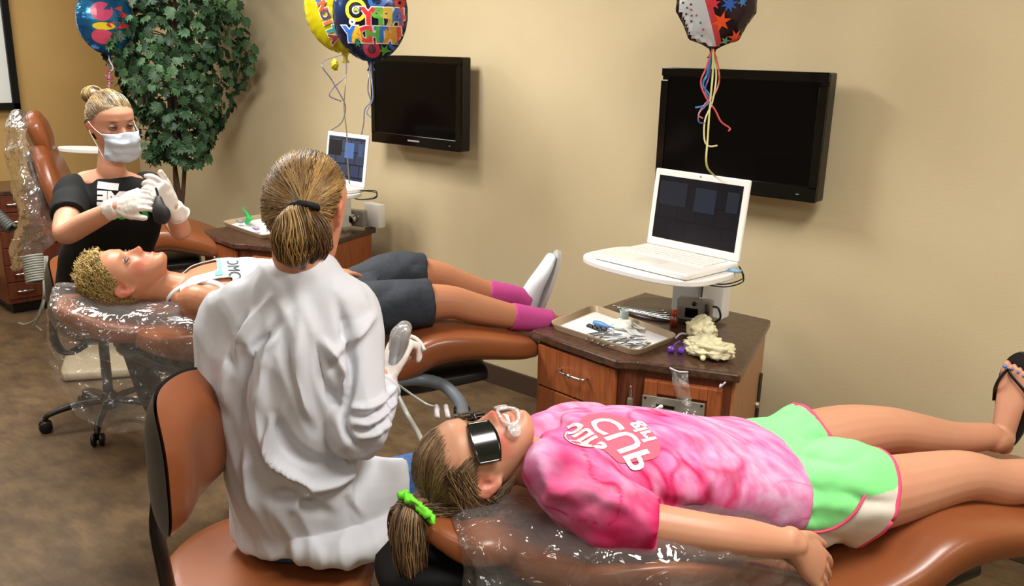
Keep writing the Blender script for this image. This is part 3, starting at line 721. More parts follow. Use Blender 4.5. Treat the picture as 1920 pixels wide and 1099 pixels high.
# ================================================================== DENTAL CHAIRS
m_vinyl = mat('vinyl_brown', '884d2a', .34, spec=.5, bump=(300, .12, .001), var=('7c4425', 3), coat=.12)
m_frame = mat('chair_frame_beige', 'b3a68c', .45); m_darkm = mat('dark_metal', '2b2b2c', .4, metal=.3)
m_film = film('plastic_cover', haze=.055)
def cs(P0, s, t, z): return np.array([P0[0], P0[1], 0]) + ax_a * s + ax_n * t + ax_z * z
def slab(P0, prof, lift=0.0, exp=3.4, n=40, per=5):
    """prof rows: s, z_top, half width, thickness"""
    path = [cs(P0, s, 0, z - th / 2) for s, z, w_, th in prof]
    V, F = loft(path, [(w_, th / 2) for s, z, w_, th in prof], side=ax_n, n=n, per=per, sup=exp)
    if lift:
        c = np.array([P0[0], P0[1], 0]); t = (V - c) @ ax_n; V = V + ax_z * (lift * np.clip(np.abs(t) / .28, 0, 1.1) ** 4)[:, None]
    return V, F
def dental_chair(P0, label, raised=False, hs=0.0, short=False):
    t = empty('dental_chair', cs(P0, .8, 0, 0), label, 'dental chair')
    if not raised:
        obj('headrest', *slab(P0, [(-.165 + hs, .925 - hs * .5, .09, .05), (-.12 + hs, .915 - hs * .5, .125, .07), (-.03 + hs * .4, .872, .135, .075), (.06, .85, .12, .07)]), m_vinyl, t)
        obj('backrest', *slab(P0, [(.07, .845, .17, .08), (.15, .835, .25, .10), (.25, .825, .285, .11), (.38, .80, .29, .11), (.50, .765, .28, .11), (.60, .725, .26, .10)], .06), m_vinyl, t)
        obj('seat', *slab(P0, [(.56, .70, .25, .10), (.70, .68, .28, .12), (.86, .72, .285, .13), (.98, .775, .28, .14), (1.12, .765, .27, .12)] + ([(1.30, .725, .24, .10), (1.38, .70, .19, .08)] if short else [(1.33, .715, .255, .10), (1.55, .675, .24, .09), (1.66, .655, .2, .07)]), .025), m_vinyl, t)
        obj('back_shell', *slab(P0, [(.0, .79, .08, .05), (.12, .745, .17, .05), (.30, .725, .22, .06), (.55, .665, .22, .06)]), m_darkm, t)
        obj('headrest_bar', *box(cs(P0, .0, 0, .815), (.06, .05, .12), .01, [ax_a, ax_n, [0, 0, 1]]), m_darkm, t, False)
        if hs: obj('headrest_yoke', *slab(P0, [(-.15, .78, .07, .06), (-.10, .80, .10, .08), (.0, .795, .13, .08), (.1, .78, .14, .07)], n=24), mat('yoke_black', '050506', .7, spec=.2), t)
    else:
        hs, hz = .62, .80
        def bk(u, off=0): u *= .72; return (hs - u * .17 - off * .9, hz + u * .62)
        P = [cs(P0, *(lambda q: (q[0], 0, q[1]))(bk(u))) for u in (0, .25, .5, .75, .86)]
        obj('backrest', *loft(P, [(.24, .05), (.28, .055), (.28, .055), (.22, .05), (.15, .04)], side=ax_n, n=40, sup=3.2), m_vinyl, t)
        P = [cs(P0, *(lambda q: (q[0], 0, q[1]))(bk(u, -.02))) for u in (.86, .98, 1.12, 1.2)]
        obj('headrest', *loft(P, [(.11, .035), (.13, .045), (.13, .045), (.10, .035)], side=ax_n, n=32, sup=3), m_vinyl, t)
        obj('seat', *slab(P0, [(.60, .70, .25, .10), (.75, .69, .28, .12), (.92, .76, .285, .14), (1.05, .80, .27, .15), (1.2, .755, .255, .13), (1.33, .70, .24, .11)], .02), m_vinyl, t)
        P = [cs(P0, *(lambda q: (q[0] - .06, 0, q[1]))(bk(u))) for u in (0, .4, .8)]
        obj('back_shell', *loft(P, [(.2, .02), (.22, .025), (.15, .02)], side=ax_n, n=24, sup=3), m_darkm, t)
    obj('under_frame', *slab(P0, [(.62, .60, .16, .07), (.9, .60, .17, .08), (1.2, .60, .14, .06)]), m_darkm, t)
    sb = .70 if not raised else .9
    obj('column', *loft([cs(P0, sb, 0, .05), cs(P0, sb, 0, .3), cs(P0, sb + .02, 0, .58)], [(.13, .11), (.12, .10), (.14, .11)], n=24, flat=True, sup=3), m_frame, t)
    obj('base_plate', *slab(P0, [(sb - .38, .06, .22, .06), (sb, .07, .25, .07), (sb + .45, .06, .22, .06)], exp=5), m_frame, t)
    return t
C0 = A(-4.95, 1.40, 0)
dental_chair(G0, 'near reclined brown dental chair under the girl in the pink tie-dye shirt', hs=.085)
dental_chair(B0, 'reclined brown dental chair under the boy with curly blond hair', short=True)
dental_chair(C0, 'empty brown dental chair with a raised back at the far left', raised=True)

# ---- plastic covers
def cover(P0, label, rows, seed, nu=70, nv=110, crk=.011):
    """rows: (s, z_top, half_w, hang_near, hang_far, flare) ; draped sheet across the chair"""
    R_ = np.array(rows, float)
    def f(a_, b_):
        x = a_ * (len(R_) - 1); 
        r = np.array([np.interp(x, range(len(R_)), R_[:, k]) for k in range(R_.shape[1])])
        s, zt, hw, hn, hf, fl = r; L1, L2 = hn, hf; tot = L1 + 2 * hw + L2; d = b_ * tot
        if d < L2: t_ = -hw - fl * (1 - d / L2) * .6; z = zt - (L2 - d)
        elif d < L2 + 2 * hw:
            q = (d - L2) / hw - 1; t_ = q * hw; z = zt + .012 - .03 * abs(q) ** 6
        else:
            q = (d - L2 - 2 * hw) / L1; t_ = hw + fl * q ** .8; z = zt - .02 - q * L1
        return cs(P0, s, t_, z)
    V, F = grid(f, nu, nv); N_ = normals(V, F)
    hang = np.clip((np.array([f(i / (nu - 1), .5)[2] for i in range(nu) for j in range(nv)]) - V[:, 2]) / .12, .12, 1)
    n1 = fbm(V * [9, 9, 4] + seed, 3); n2 = np.abs(fbm(V * 26 + seed * 3, 3)); n3 = np.abs(vnoise(V @ np.array([[30, 4, 6], [-8, 22, 3], [9, 5, 7.]]) + seed))
    V = V + N_ * (hang * (crk * 1.6 * n1) + (.35 + .65 * hang) * crk * (.9 * (.4 - n2) + .7 * (.4 - n3)))[:, None]
    o = obj('plastic_cover', V, F, m_film); tag(o, label, 'plastic cover'); return o
cover(B0, 'crinkled clear plastic cover hanging from the headrest under the blond boy',
      [(-.20, .90, .11, .16, .10, .01), (-.185, .945, .13, .24, .2, .03), (-.12, .935, .15, .31, .2, .06), (-.03, .90, .17, .33, .2, .07), (.10, .895, .22, .30, .2, .06), (.2, .90, .27, .22, .15, .03), (.34, .90, .295, .10, .1, .0)], 3)
cover(G0, 'shiny clear plastic cover draped on the headrest below the girl in pink',
      [(-.05, .865, .12, .06, .1, .0), (-.03, .882, .14, .14, .1, .02), (.02, .882, .16, .25, .1, .04), (.08, .885, .20, .32, .1, .04), (.16, .89, .26, .33, .12, .05), (.26, .895, .298, .34, .1, .03), (.38, .885, .303, .30, .1, .02), (.50, .85, .298, .22, .1, .01), (.60, .80, .285, .12, .08, .0)], 11)
# cover of the raised chair: a bag over the back
def bagC(a_, b_):
    u = .92 - .9 * b_; s = .62 - u * .17 - .01; z = .80 + u * .62; th = a_ * 2 * math.pi
    rw = .15 + .15 * min(1, b_ * 1.6) ; rd = .06 + .10 * b_ ** 1.3
    k = min(1, b_ * 9 + .05) ** .5
    return cs(C0, s + k * rd * math.cos(th) - .10 * b_ - .02, k * rw * math.sin(th), z - .1 * b_ * (1 - math.cos(th)) * 1.2)
V, F = grid(bagC, 60, 60); N_ = normals(V, F)
V = V + N_ * (.03 * fbm(V * 7, 3) + .012 * np.abs(fbm(V * 22, 3)))[:, None]
tag(obj('plastic_cover', V, F, m_film), 'cloudy plastic cover bagged over the raised back of the far left dental chair', 'plastic cover')

# ---- stools
def star_base(c, ztop, t, n=5, rot=0, R_=.27):
    c = np.array([c[0], c[1], 0.0])
    for k in range(n):
        q = rot + 2 * math.pi * k / n; d = A(math.cos(q), math.sin(q), 0); e = A(-d[1], d[0], 0)
        obj('leg', *loft([c + d * .02 + ax_z * .11, c + d * R_ * .55 + ax_z * .105, c + d * R_ * .92 + ax_z * .082, c + d * R_ + ax_z * .06], [(.022, .016), (.018, .014), (.015, .012), (.012, .010)], side=e, n=12), m_black, t)
        w1 = c + d * R_ + ax_z * .028
        cst = obj('caster', *join([cyl(w1 - e * .026, w1 - e * .008, .028, n=20, bev=.004), cyl(w1 + e * .008, w1 + e * .026, .028, n=20, bev=.004), cyl(w1 + ax_z * .0, w1 + ax_z * .045, .008, n=10)]), m_black, t)
    obj('hub', *cyl(c + ax_z * .07, c + ax_z * .15, .038, .032, 20, .004), m_black, t)
    obj('gas_column', *cyl(c + ax_z * .13, c + ax_z * ztop, .022, n=18), mat('column_grey', '4a4d50', .35, metal=.4), t)
def stool(c, label, zs, r, back=None, rot=0, rotb=0):
    t = empty('operator_stool', (c[0], c[1], 0), label, 'stool')
    star_base(c, zs - .09, t, rot=rot)
    V, F = lathe([(.02, -.085), (r * .6, -.085), (r * .93, -.08), (r * .99, -.06), (r, -.045), (r * .985, -.022), (r * .93, -.006), (r * .8, .0), (r * .4, -.004), (0, -.005)], (c[0], c[1], zs), n=56)
    obj('seat', V, F, m_vinyl, t)
    obj('seat_pan', *cyl((c[0], c[1], zs - .11), (c[0], c[1], zs - .08), r * .7, r * .85, 32), m_black, t)
    if back:
        bc, fd, hw, hh = back        # centre, facing direction, half width, half height
        sd = nrm(np.cross(fd, ax_z)); up = np.cross(sd, fd); bc = np.array(bc)
        # curved pad: wraps round the sitter
        def pad(th0, th1, k):
            V = []; 
            nu, nv = 26, 22
            def pt(a_, b_, side):
                x = (a_ * 2 - 1); y = (b_ * 2 - 1); m_ = (abs(x) ** 3.2 + abs(y) ** 3.2) ** (1 / 3.2)
                mx = max(abs(x), abs(y)) + 1e-9; sc_ = mx / m_ if m_ > 0 else 1
                x2, y2 = x * sc_, y * sc_; edge = min(1, mx); bul = (1 - edge ** 4)
                return bc + sd * x2 * hw + up * y2 * hh + fd * (.07 * x2 * x2 + (th1 * bul if side else -th0 * bul * .6 - .0))
            Vf, Ff = grid(lambda a_, b_: pt(a_, b_, 1), nu, nv); Vb, Fb = grid(lambda a_, b_: pt(a_, b_, 0), nu, nv)
            V = np.vstack([Vf, Vb]); m_ = len(Vf); F = Ff + [tuple(i + m_ for i in reversed(f)) for f in Fb]; return V, F
        obj('backrest', *pad(.01, .075, 1), m_vinyl, t)
        V, F = pad(.045, -.0, 0); V = V - fd * .006; c0 = V.mean(0); V = c0 + (V - c0) * 1.03
        obj('back_shell', V, F, mat('shell_grey', '2c3236', .4), t)
        lo = bc - up * hh * .5 - fd * .035
        obj('back_arm', *loft([lo, lo - ax_z * .15 - fd * .012, A(lo[0], lo[1], zs - .14) + fd * .05, A(c[0], c[1], zs - .10)], [(.03, .010)] * 4, side=sd, n=12), m_black, t)
    return t
SC1 = PZ(505, 1040, .50)
bk = PD(322, 842, 1.9)
fd1 = nrm(A(SC1[0] - bk[0], SC1[1] - bk[1], 0) + .55 * A(Dv[0], Dv[1], 0) * 0)
fd1 = nrm(A(*(Rv[:2] * 1.0 - Dv[:2] * .02), 0))
stool(SC1, 'brown padded operator stool with curved backrest, under the person in the white coat',   .50, .255, (bk, fd1, .185, .152), rot=.5)
SC2 = PZ(205, 752, .10)
stool(SC2, 'operator stool on black five-star casters under the masked woman', .54, .19, (PD(112, 545, 3.75), nrm(A(Rv[0], Rv[1], 0)), .17, .15), rot=math.atan2(*(PZ(85, 790, 0) - PZ(205, 770, 0))[[1, 0]]))

# ================================================================== PEOPLE
m_skin = mat('skin', None, .45, spec=.4, sss=.12, attr=True, bump=(250, .06, .001))
m_cloth_attr = mat('cloth_print', None, .85, spec=.2, attr=True, bump=(400, .2, .001))
m_hair = mat('hair', None, .38, spec=.5, attr=True)
def L3(h): return np.array(lin(h)[:3])
HZ = [0, .012, .030, .050, .070, .090, .115, .140, .165, .190, .210, .222, .230]
HW = [.024, .038, .050, .058, .064, .070, .0735, .076, .076, .071, .057, .038, .006]
HF = [.080, .088, .089, .086, .085, .083, .082, .089, .088, .075, .052, .030, .004]
HB = [.020, .005, -.02, -.045, -.065, -.082, -.093, -.099, -.101, -.094, -.075, -.050, -.01]
class Head:
    """local frame: x to the person's left, y out of the face, z to the crown, origin under the skull axis at chin height"""
    def __init__(s, O, Y, Z, sc=1.0):
        s.O = np.array(O, float); s.Z = nrm(Z); Y = np.array(Y, float); s.Y = nrm(Y - s.Z * Y.dot(s.Z)); s.X = np.cross(s.Y, s.Z); s.sc = sc
    def w(s, L): L = np.asarray(L, float); return s.O + (L[..., 0:1] * s.X + L[..., 1:2] * s.Y + L[..., 2:3] * s.Z) * s.sc
    def p(s, x, y, z): return s.w(np.array([x, y, z]))
    def l(s, P): Q = (np.asarray(P) - s.O) / s.sc; return np.stack([Q @ s.X, Q @ s.Y, Q @ s.Z], -1)
    def parts(s, mouth=0.0, ears=True):
        zs = np.concatenate([np.linspace(0, .21, 84), np.linspace(.212, .230, 10)]); n = 88; th = np.arange(n) * 2 * math.pi / n; V = []
        for z in zs:
            w_ = np.interp(z, HZ, HW); f = np.interp(z, HZ, HF); b = np.interp(z, HZ, HB); cy = (f + b) / 2; ry = (f - b) / 2
            x = np.sin(th) * w_; c = np.cos(th); y = cy + ry * np.sign(c) * np.abs(c) ** .92
            fr = np.clip(c * 1.6, 0, 1)
            g = lambda u, m, q: np.exp(-((u - m) / q) ** 2)
            d = np.interp(z, [.066, .071, .077, .084, .092, .104, .116, .126], [0, .010, .024, .026, .020, .013, .006, 0]) * g(x, 0, np.interp(z, [.07, .085, .12], [.0125, .0105, .0075]))
            d += .009 * g(z, .077, .007) * (g(x, .013, .006) + g(x, -.013, .006))
            d += (.0065 * g(z, .0575, .0045) + .0075 * g(z, .044, .005)) * g(x, 0, .019) - (.005 + mouth) * g(z, .051, .0028 + mouth * .4) * g(x, 0, .021)
            d += -.004 * g(z, .032, .005) * g(x, 0, .02) + .006 * g(z, .014, .009) * g(x, 0, .016)
            d += -.010 * g(z, .116, .011) * (g(x, .031, .015) + g(x, -.031, .015)) + .0035 * g(z, .134, .008) * g(np.abs(x), .026, .022)
            d += .005 * g(z, .088, .015) * g(np.abs(x), .045, .014) - .003 * g(z, .062, .012) * g(np.abs(x), .034, .010)
            y = y + d * fr
            V.append(np.stack([x, y, np.full(n, z)], 1))
        V = s.w(np.vstack(V)); F = []
        for i in range(len(zs) - 1):
            for j in range(n): F.append((i * n + j, i * n + (j + 1) % n, (i + 1) * n + (j + 1) % n, (i + 1) * n + j))
        F.append(tuple(reversed(range(n)))); k = (len(zs) - 1) * n; F.append(tuple(range(k, k + n)))
        out = [(V, F)]
        if ears:
            for sx in (-1, 1):
                q = [(.0705, .004, .088), (.078, -.002, .092), (.084, -.014, .105), (.088, -.020, .122), (.086, -.012, .137), (.080, .0, .139), (.0745, .007, .128)]
                out.append(loft([s.p(sx * x, y - .008, z) for x, y, z in q], [.0055 * s.sc, .0065 * s.sc, .005 * s.sc, .005 * s.sc, .005 * s.sc, .0045 * s.sc, .004 * s.sc], n=10))
                out.append(loft([s.p(sx * .066, -.012, .10), s.p(sx * .078, -.016, .104), s.p(sx * .081, -.017, .124), s.p(sx * .068, -.012, .13)], [.008 * s.sc] * 4, n=10))
                out.append(loft([s.p(sx * .069, .004, .106), s.p(sx * .076, .0, .108), s.p(sx * .07, .004, .118)], [.004 * s.sc] * 3, n=8))
        return out
    def ell(s, U, k=1.0, dr=0.0):
        """hair shell point in direction U (local, from skull centre)"""
        U = np.asarray(U, float); U = U / np.linalg.norm(U, axis=-1, keepdims=True); e = np.array([.079, .098, .106]) * k
        r = 1 / np.sqrt(((U / e) ** 2).sum(-1, keepdims=True)) + dr; return U * r + np.array([0, -.006, .128])
    def eyes(s, body, iris='4a3524', lid=True):
        for sx in (-1, 1):
            c = np.array([sx * .031, .0665, .116])
            V, F = lathe([(.0117 * math.sin(q), -.0117 * math.cos(q)) for q in np.linspace(.02, 3.12, 16)], s.w(c), s.Y, 20)
            e = obj('eyeball', V, F, mat('eye_white', 'e3dcd6', .15), body)
            V, F = lathe([(.0068, .0098), (.0050, .0112), (.0, .0119)], s.w(c), s.Y, 16); obj('iris', V, F, mat('iris_' + iris, iris, .1), e)
            for up, z in ((1, .0045), (-1, -.0055)):
                V, F = loft([s.p(sx * .031 - .015, .070, .1145 + z * .2), s.p(sx * .031 - .007, .0785, .1155 + z), s.p(sx * .031 + .007, .0785, .1155 + z), s.p(sx * .031 + .015, .070, .1145 + z * .2)], [.0022, .0032, .0032, .0022], n=8)
                obj('eyelid', V, F, m_skin, body, cols=np.repeat([L3('7d4e3c')], len(V), 0))
def skin_cols(V, H, base='d39c7c', red='c9604f', lips='b4564e', blush=.35, brow='5a4030', hairc=None, browk=1.0):
    L = H.l(V); x, y, z = L[:, 0], L[:, 1], L[:, 2]; g = lambda u, m, q: np.exp(-((u - m) / q) ** 2)
    c = np.repeat([L3(base)], len(V), 0); onh = (np.abs(x) < .1) & (np.abs(y) < .16) & (z > -.01) & (z < .25)
    m = blush * (fbm(V * 14, 2) * .25 + .35); 
    k = np.clip(m * .5, 0, 1); c = c * (1 - k[:, None]) + L3(red) * k[:, None]
    fr = (y > .03) & onh
    def put(c, k, col): k = np.clip(k, 0, 1)[:, None]; return c * (1 - k) + L3(col) * k
    c = put(c, fr * blush * 1.3 * g(z, .078, .02) * (g(np.abs(x), .045, .02) + g(x, 0, .012)), red)
    c = put(c, onh * .5 * (np.abs(x) > .073) * g(z, .115, .03), red)
    c = put(c, fr * 1.1 * g(z, .0508, .009) * g(x, 0, .019) * (y > .06), lips)
    c = put(c, fr * g(z, .051, .0018) * g(x, 0, .021) * .8, '6a2a26')
    c = put(c, fr * browk * .8 * g(z, .1355 + .0 * x, .0038) * g(np.abs(x), .032, .014), brow)
    c = put(c, fr * .25 * g(z, .116, .010) * g(np.abs(x), .031, .016), '7a4a3a')
    if hairc: c = put(c, onh * ((z > .12 + y * .55 + .0) & (y < .085)) * ((z - .137 - y * .7) > 0) * 1.0, hairc)
    return c
def hand(W, F_, N_, ts, curls=(.3, .4, .3), sc=1.0, thumb=(.55, .75, -.35), tb=.4, spread=.08, pinch=None, rk=1.0):
    """W wrist, F_ finger direction, N_ back of hand; ts: +1/-1 thumb side along cross(F,N)"""
    F_ = nrm(F_); N_ = nrm(N_ - F_ * N_.dot(F_)); S = np.cross(F_, N_) * ts; k = sc; out = []
    out.append(loft([W - F_ * .02 * k, W + F_ * .015 * k, W + F_ * .05 * k, W + F_ * .088 * k], [(.026 * k * rk, .019 * k * rk), (.031 * k * rk, .018 * k * rk), (.039 * k * rk, .016 * k * rk), (.040 * k * rk, .012 * k * rk)], side=S, n=16))
    for i, (off, L_) in enumerate(((.030, .072), (.010, .080), (-.010, .075), (-.029, .060))):
        b = W + F_ * .085 * k + S * off * k; d = nrm(F_ + S * off * spread * 30); pts = [b - d * .03 * k, b]; a_ = 0; cc = curls[i] if hasattr(curls[0], '__len__') else curls
        for j, fr in enumerate((.42, .32, .26)):
            a_ += cc[j]; dd = d * math.cos(a_) - N_ * math.sin(a_); b = b + dd * L_ * fr * k; pts.append(b)
        out.append(loft(pts, [.0088 * k * rk, .0090 * k * rk, .0084 * k * rk, .0078 * k * rk, .0066 * k * rk], n=10, per=3))
    b = W + F_ * .022 * k + S * .026 * k; d = nrm(F_ * thumb[0] + S * thumb[1] + N_ * thumb[2]); pts = [b - d * .01, b]; b = b + d * .042 * k; pts.append(b)
    d2 = nrm(d * math.cos(tb) + (F_ * .9 - S * .3) * math.sin(tb)); b = b + d2 * .032 * k; pts.append(b); b = b + d2 * .022 * k; pts.append(b)
    out.append(loft(pts, [.013 * k * rk, .0125 * k * rk, .0105 * k * rk, .0098 * k * rk, .0082 * k * rk], n=10, per=3))
    return out
def foot(Ank, Toe_dir, Up, sc=1.0, rk=1.0):
    """Ank ankle joint; sole is opposite of Up"""
    T = nrm(Toe_dir); U = nrm(Up - T * np.dot(Up, T)); S = np.cross(T, U); k = sc
    out = [loft([Ank - T * .035 * k - U * .05 * k, Ank + T * .01 * k - U * .035 * k, Ank + T * .07 * k - U * .045 * k, Ank + T * .13 * k - U * .058 * k, Ank + T * .165 * k - U * .064 * k],
                [(.028 * k * rk, .026 * k * rk), (.031 * k * rk, .034 * k * rk), (.036 * k * rk, .028 * k * rk), (.043 * k * rk, .018 * k * rk), (.040 * k * rk, .012 * k * rk)], side=S, n=18),
           loft([Ank + U * .03 * k, Ank - U * .03 * k - T * .005], [.034 * k * rk, .036 * k * rk], n=14)]
    toes = []
    for i, (o_, l_, r_) in enumerate(((-.030, .045, .012), (-.010, .042, .0085), (.006, .036, .008), (.021, .028, .0075), (.034, .020, .0072))):
        b = Ank + T * .158 * k - U * .064 * k + S * o_ * k; toes.append(loft([b, b + T * l_ * .5 * k + U * .003, b + T * l_ * k - U * .003], [r_ * k, r_ * k * .95, r_ * k * .85], n=10, per=3))
    return out, toes
def body(name, parts, vs, t, H, smooth=3, **kw):
    V, F, N_ = voxel(parts, vs, smooth); c = skin_cols(V, H, **kw); o = obj(name, V, F, m_skin, t, cols=c); return V, F, N_

# ------------------------------------------------------------------ girl in pink
def gcs(s, t, z): return cs(G0, s, t, z)
gt = empty('person', gcs(.5, 0, .8), 'girl lying on near dental chair in pink tie-dye shirt, green shorts and dark goggles', 'person')
Zg = nrm(-ax_a * .996 - ax_z * .05); Yg = nrm(ax_z * .996 - ax_a * .05 + ax_n * .17)
Hg = Head(gcs(.046, 0, 1.058) - (Zg * .080 + nrm(Yg - Zg * Yg.dot(Zg)) * .109) * .95, Yg, Zg, .95)
sh_n, el_n, wr_n = GP(1100, 965, .175), GP(1335, 1003, .26), GP(1490, 1022, .28)
hd_n = GP(1572, 1100, .27)
P = Hg.parts(mouth=.002)
P.append(loft([Hg.p(0, -.02, .07), Hg.p(0, -.022, .02), gcs(.175, 0, .915), gcs(.22, 0, .905)], [.052, .050, .054, .065], n=18))
tor = [(.19, .09, .05, .905), (.24, .145, .07, .90), (.30, .155, .082, .90), (.42, .145, .085, .89), (.53, .135, .08, .865), (.63, .14, .075, .825), (.70, .145, .075, .80)]
P.append(loft([gcs(s, 0, z) for s, w_, h_, z in tor], [(w_, h_) for s, w_, h_, z in tor], side=ax_n, n=28))
arm = loft([sh_n - ax_z * .005 + ax_a * .02, (sh_n + el_n) / 2, el_n, (el_n * .55 + wr_n * .45), wr_n], [.043, .040, .037, .036, .024], n=16); P.append(arm)
Fh = nrm(hd_n - wr_n); Nh = nrm(ax_n * .8 + ax_z * .6)
P += hand(wr_n, Fh, Nh, -1, curls=(.12, .22, .18), sc=1.05, thumb=(.85, .4, -.2), spread=.03)
P.append(loft([gcs(.24, -.18, .90), gcs(.42, -.25, .87), gcs(.62, -.26, .82)], [.05, .04, .028], n=14)); P += hand(gcs(.62, -.26, .82), ax_a - ax_z * .3, ax_z, 1, sc=.95)
leg_n = [gcs(.70, .09, .81), GP(1640, 925, .115), GP(1795, 893, .115), GP(1870, 905, .115), gcs(1.34, .11, .765), gcs(1.50, .10, .745)]
P.append(loft(leg_n, [.080, .078, .058, .054, .05, .034], n=20))
leg_f = [gcs(.70, -.09, .81), GP(1560, 820, -.10), GP(1655, 807, -.10), GP(1720, 815, -.11), GP(1790, 822, -.12), GP(1855, 818, -.12)]
P.append(loft(leg_f, [.078, .074, .059, .054, .043, .036], n=20))
ank = GP(1872, 822, -.12); toe = GP(1900, 716, -.125); Tn = nrm(toe - GP(1880, 838, -.12)); Uf = nrm(-ax_a * .9 + ax_z * .1 - ax_n * -.35)
fo, toes = foot(ank, Tn, Uf, .93); P += fo + toes
an2 = gcs(1.53, .10, .74); fo2, to2 = foot(an2, nrm(ax_z + ax_n * .3 + ax_a * .3), -ax_a, .93); P += fo2 + to2
BV, BF, BN = body('body', P, .0042, gt, Hg, base='bc8c6e', red='b44a40', blush=.62, browk=.4, lips='b4564e')
# toenails
for i, (o_, l_) in enumerate(((-.030, .045), (-.010, .042), (.006, .036), (.021, .028))):
    U2 = nrm(Uf - Tn * Uf.dot(Tn)); S2 = np.cross(Tn, U2); b = ank + (Tn * (.158 + l_ * .85) - U2 * .058 + S2 * o_) * .93
    obj('toenail', *blob('n', b + U2 * .003, (.0055 if i == 0 else .0038,) * 3, None, 0, 0, 1, 8), mat('nail_blue', '5e7cc0', .2), gt)
# flip flop
ff = empty('flip_flop', ank, 'black flip-flop on the raised far foot of the girl in green shorts', 'sandal')
U2 = nrm(Uf - Tn * Uf.dot(Tn)); S2 = np.cross(Tn, U2); sole = []
for q in np.linspace(0, 2 * math.pi, 37)[:-1]:
    y = math.cos(q) * .137; x = math.sin(q) * (.047 + .012 * math.cos(q)); sole.append((x, y))
def solept(x, y, h): return ank + Tn * (y + .085) - U2 * (.073 + h) + S2 * x
n_ = len(sole); V = [solept(x, y, 0) for x, y in sole] + [solept(x, y, .018) for x, y in sole]
F = [(i, (i + 1) % n_, n_ + (i + 1) % n_, n_ + i) for i in range(n_)] + [tuple(reversed(range(n_))), tuple(range(n_, 2 * n_))]
obj('sole', V, F, mat('foam_black', '100f10', .6), ff, False)
ctr = solept(-.018, .085, -.03)
for sx in (-1, 1):
    obj('strap', *loft([solept(-.016, .088, .0), ctr + S2 * sx * .006 + U2 * .0, solept(sx * .036, .045, -.040), solept(sx * .046, -.005, -.005)], [(.004, .0025), (.006, .003), (.006, .003), (.007, .003)], side=Tn, n=10), m_black, ff)
# tie-dye shirt
P = []
tor = [(.172, .062, .05, .925), (.195, .14, .068, .915), (.222, .185, .085, .908), (.27, .192, .094, .905), (.34, .185, .099, .905), (.43, .17, .096, .893), (.53, .165, .093, .868), (.60, .18, .099, .846), (.655, .188, .101, .833)]
P.append(loft([gcs(s, 0, z) for s, w_, h_, z in tor], [(w_, h_) for s, w_, h_, z in tor], side=ax_n, n=36, sup=2.3, flat=True))
hem = GP(1236, 985, .24); P.append(loft([GP(1075, 930, .13), GP(1130, 955, .185), GP(1190, 975, .215), hem], [.050, .064, .058, .051], n=22, flat=True))
P.append(loft([GP(1040, 880, .08), GP(1085, 915, .12), GP(1130, 940, .15)], [.060, .076, .070], n=20))
P.append(loft([gcs(.2, -.12, .92), gcs(.3, -.2, .9), gcs(.38, -.24, .88)], [.06, .058, .052], n=18))
P.append(loft([GP(1006, 872, .02), GP(1025, 876, .03), GP(1050, 880, .04)], [.060, .068, .08], n=20, flat=True))
V, F, N_ = voxel(P, .0055, 5)
Vl = np.stack([(V - np.array([G0[0], G0[1], 0])) @ ax_a, (V - G0) @ ax_n, V[:, 2]], 1)
W_ = fbm(Vl * [5, 5, 5], 2)
def shear(Q, A1, sc): return vnoise((Q @ np.array(A1).T) * sc)
d = .0045 * fbm(Vl * [5, 14, 14] + W_[:, None], 3) + .006 * (np.abs(vnoise(Vl * [7, 16, 12] + 4 + W_[:, None] * .6)) - .3) * np.clip((Vl[:, 1] + .05) * 6, .2, 1)
V = V + N_ * d[:, None]
N_ = normals(V, F)
vw = nrm(Dv)
def lap(V, F, it):
    E = set()
    for f in F:
        for i in range(len(f)): a_, b_ = f[i], f[(i + 1) % len(f)]; E.add((a_, b_) if a_ < b_ else (b_, a_))
    E = np.array(list(E)); cnt = np.bincount(E.ravel(), minlength=len(V)).astype(float)[:, None]
    for _ in range(it):
        S = np.zeros_like(V)
        for k in range(3): S[:, k] = np.bincount(E[:, 0], V[E[:, 1], k], len(V)) + np.bincount(E[:, 1], V[E[:, 0], k], len(V))
        V = .5 * V + .5 * S / np.maximum(cnt, 1)
    return V
V = folds(V, N_, [([GP(1000, 955, .1), GP(1060, 900, .1), GP(1135, 905, .1), GP(1180, 930, .1)], .012, .012), ([GP(1010, 850, .1), GP(1030, 900, .1), GP(1090, 920, .12)], .010, .010),
                  ([GP(1085, 940, .15), GP(1130, 905, .15), GP(1155, 903, .15)], .008, -.012), ([GP(1170, 910, .15), GP(1250, 935, .15), GP(1330, 960, .15)], .012, -.010),
                  ([GP(1200, 860, .1), GP(1230, 910, .1), GP(1260, 960, .15)], .006, -.006), ([GP(1290, 860, .1), GP(1310, 910, .1), GP(1320, 965, .15)], .006, -.005),
                  ([GP(1175, 860, .1), GP(1185, 910, .1)], .006, -.006), ([GP(1345, 830, .1), GP(1320, 880, .1), GP(1300, 930, .15)], .008, .006),
                  ([GP(1000, 800, -.05), GP(1050, 780, -.1), GP(1110, 790, -.1)], .012, .012), ([GP(1095, 1000, .2), GP(1150, 1020, .2)], .012, .008), ([GP(1240, 800, 0), GP(1380, 815, 0)], .010, .006)], vw); V = lap(V, F, 2)
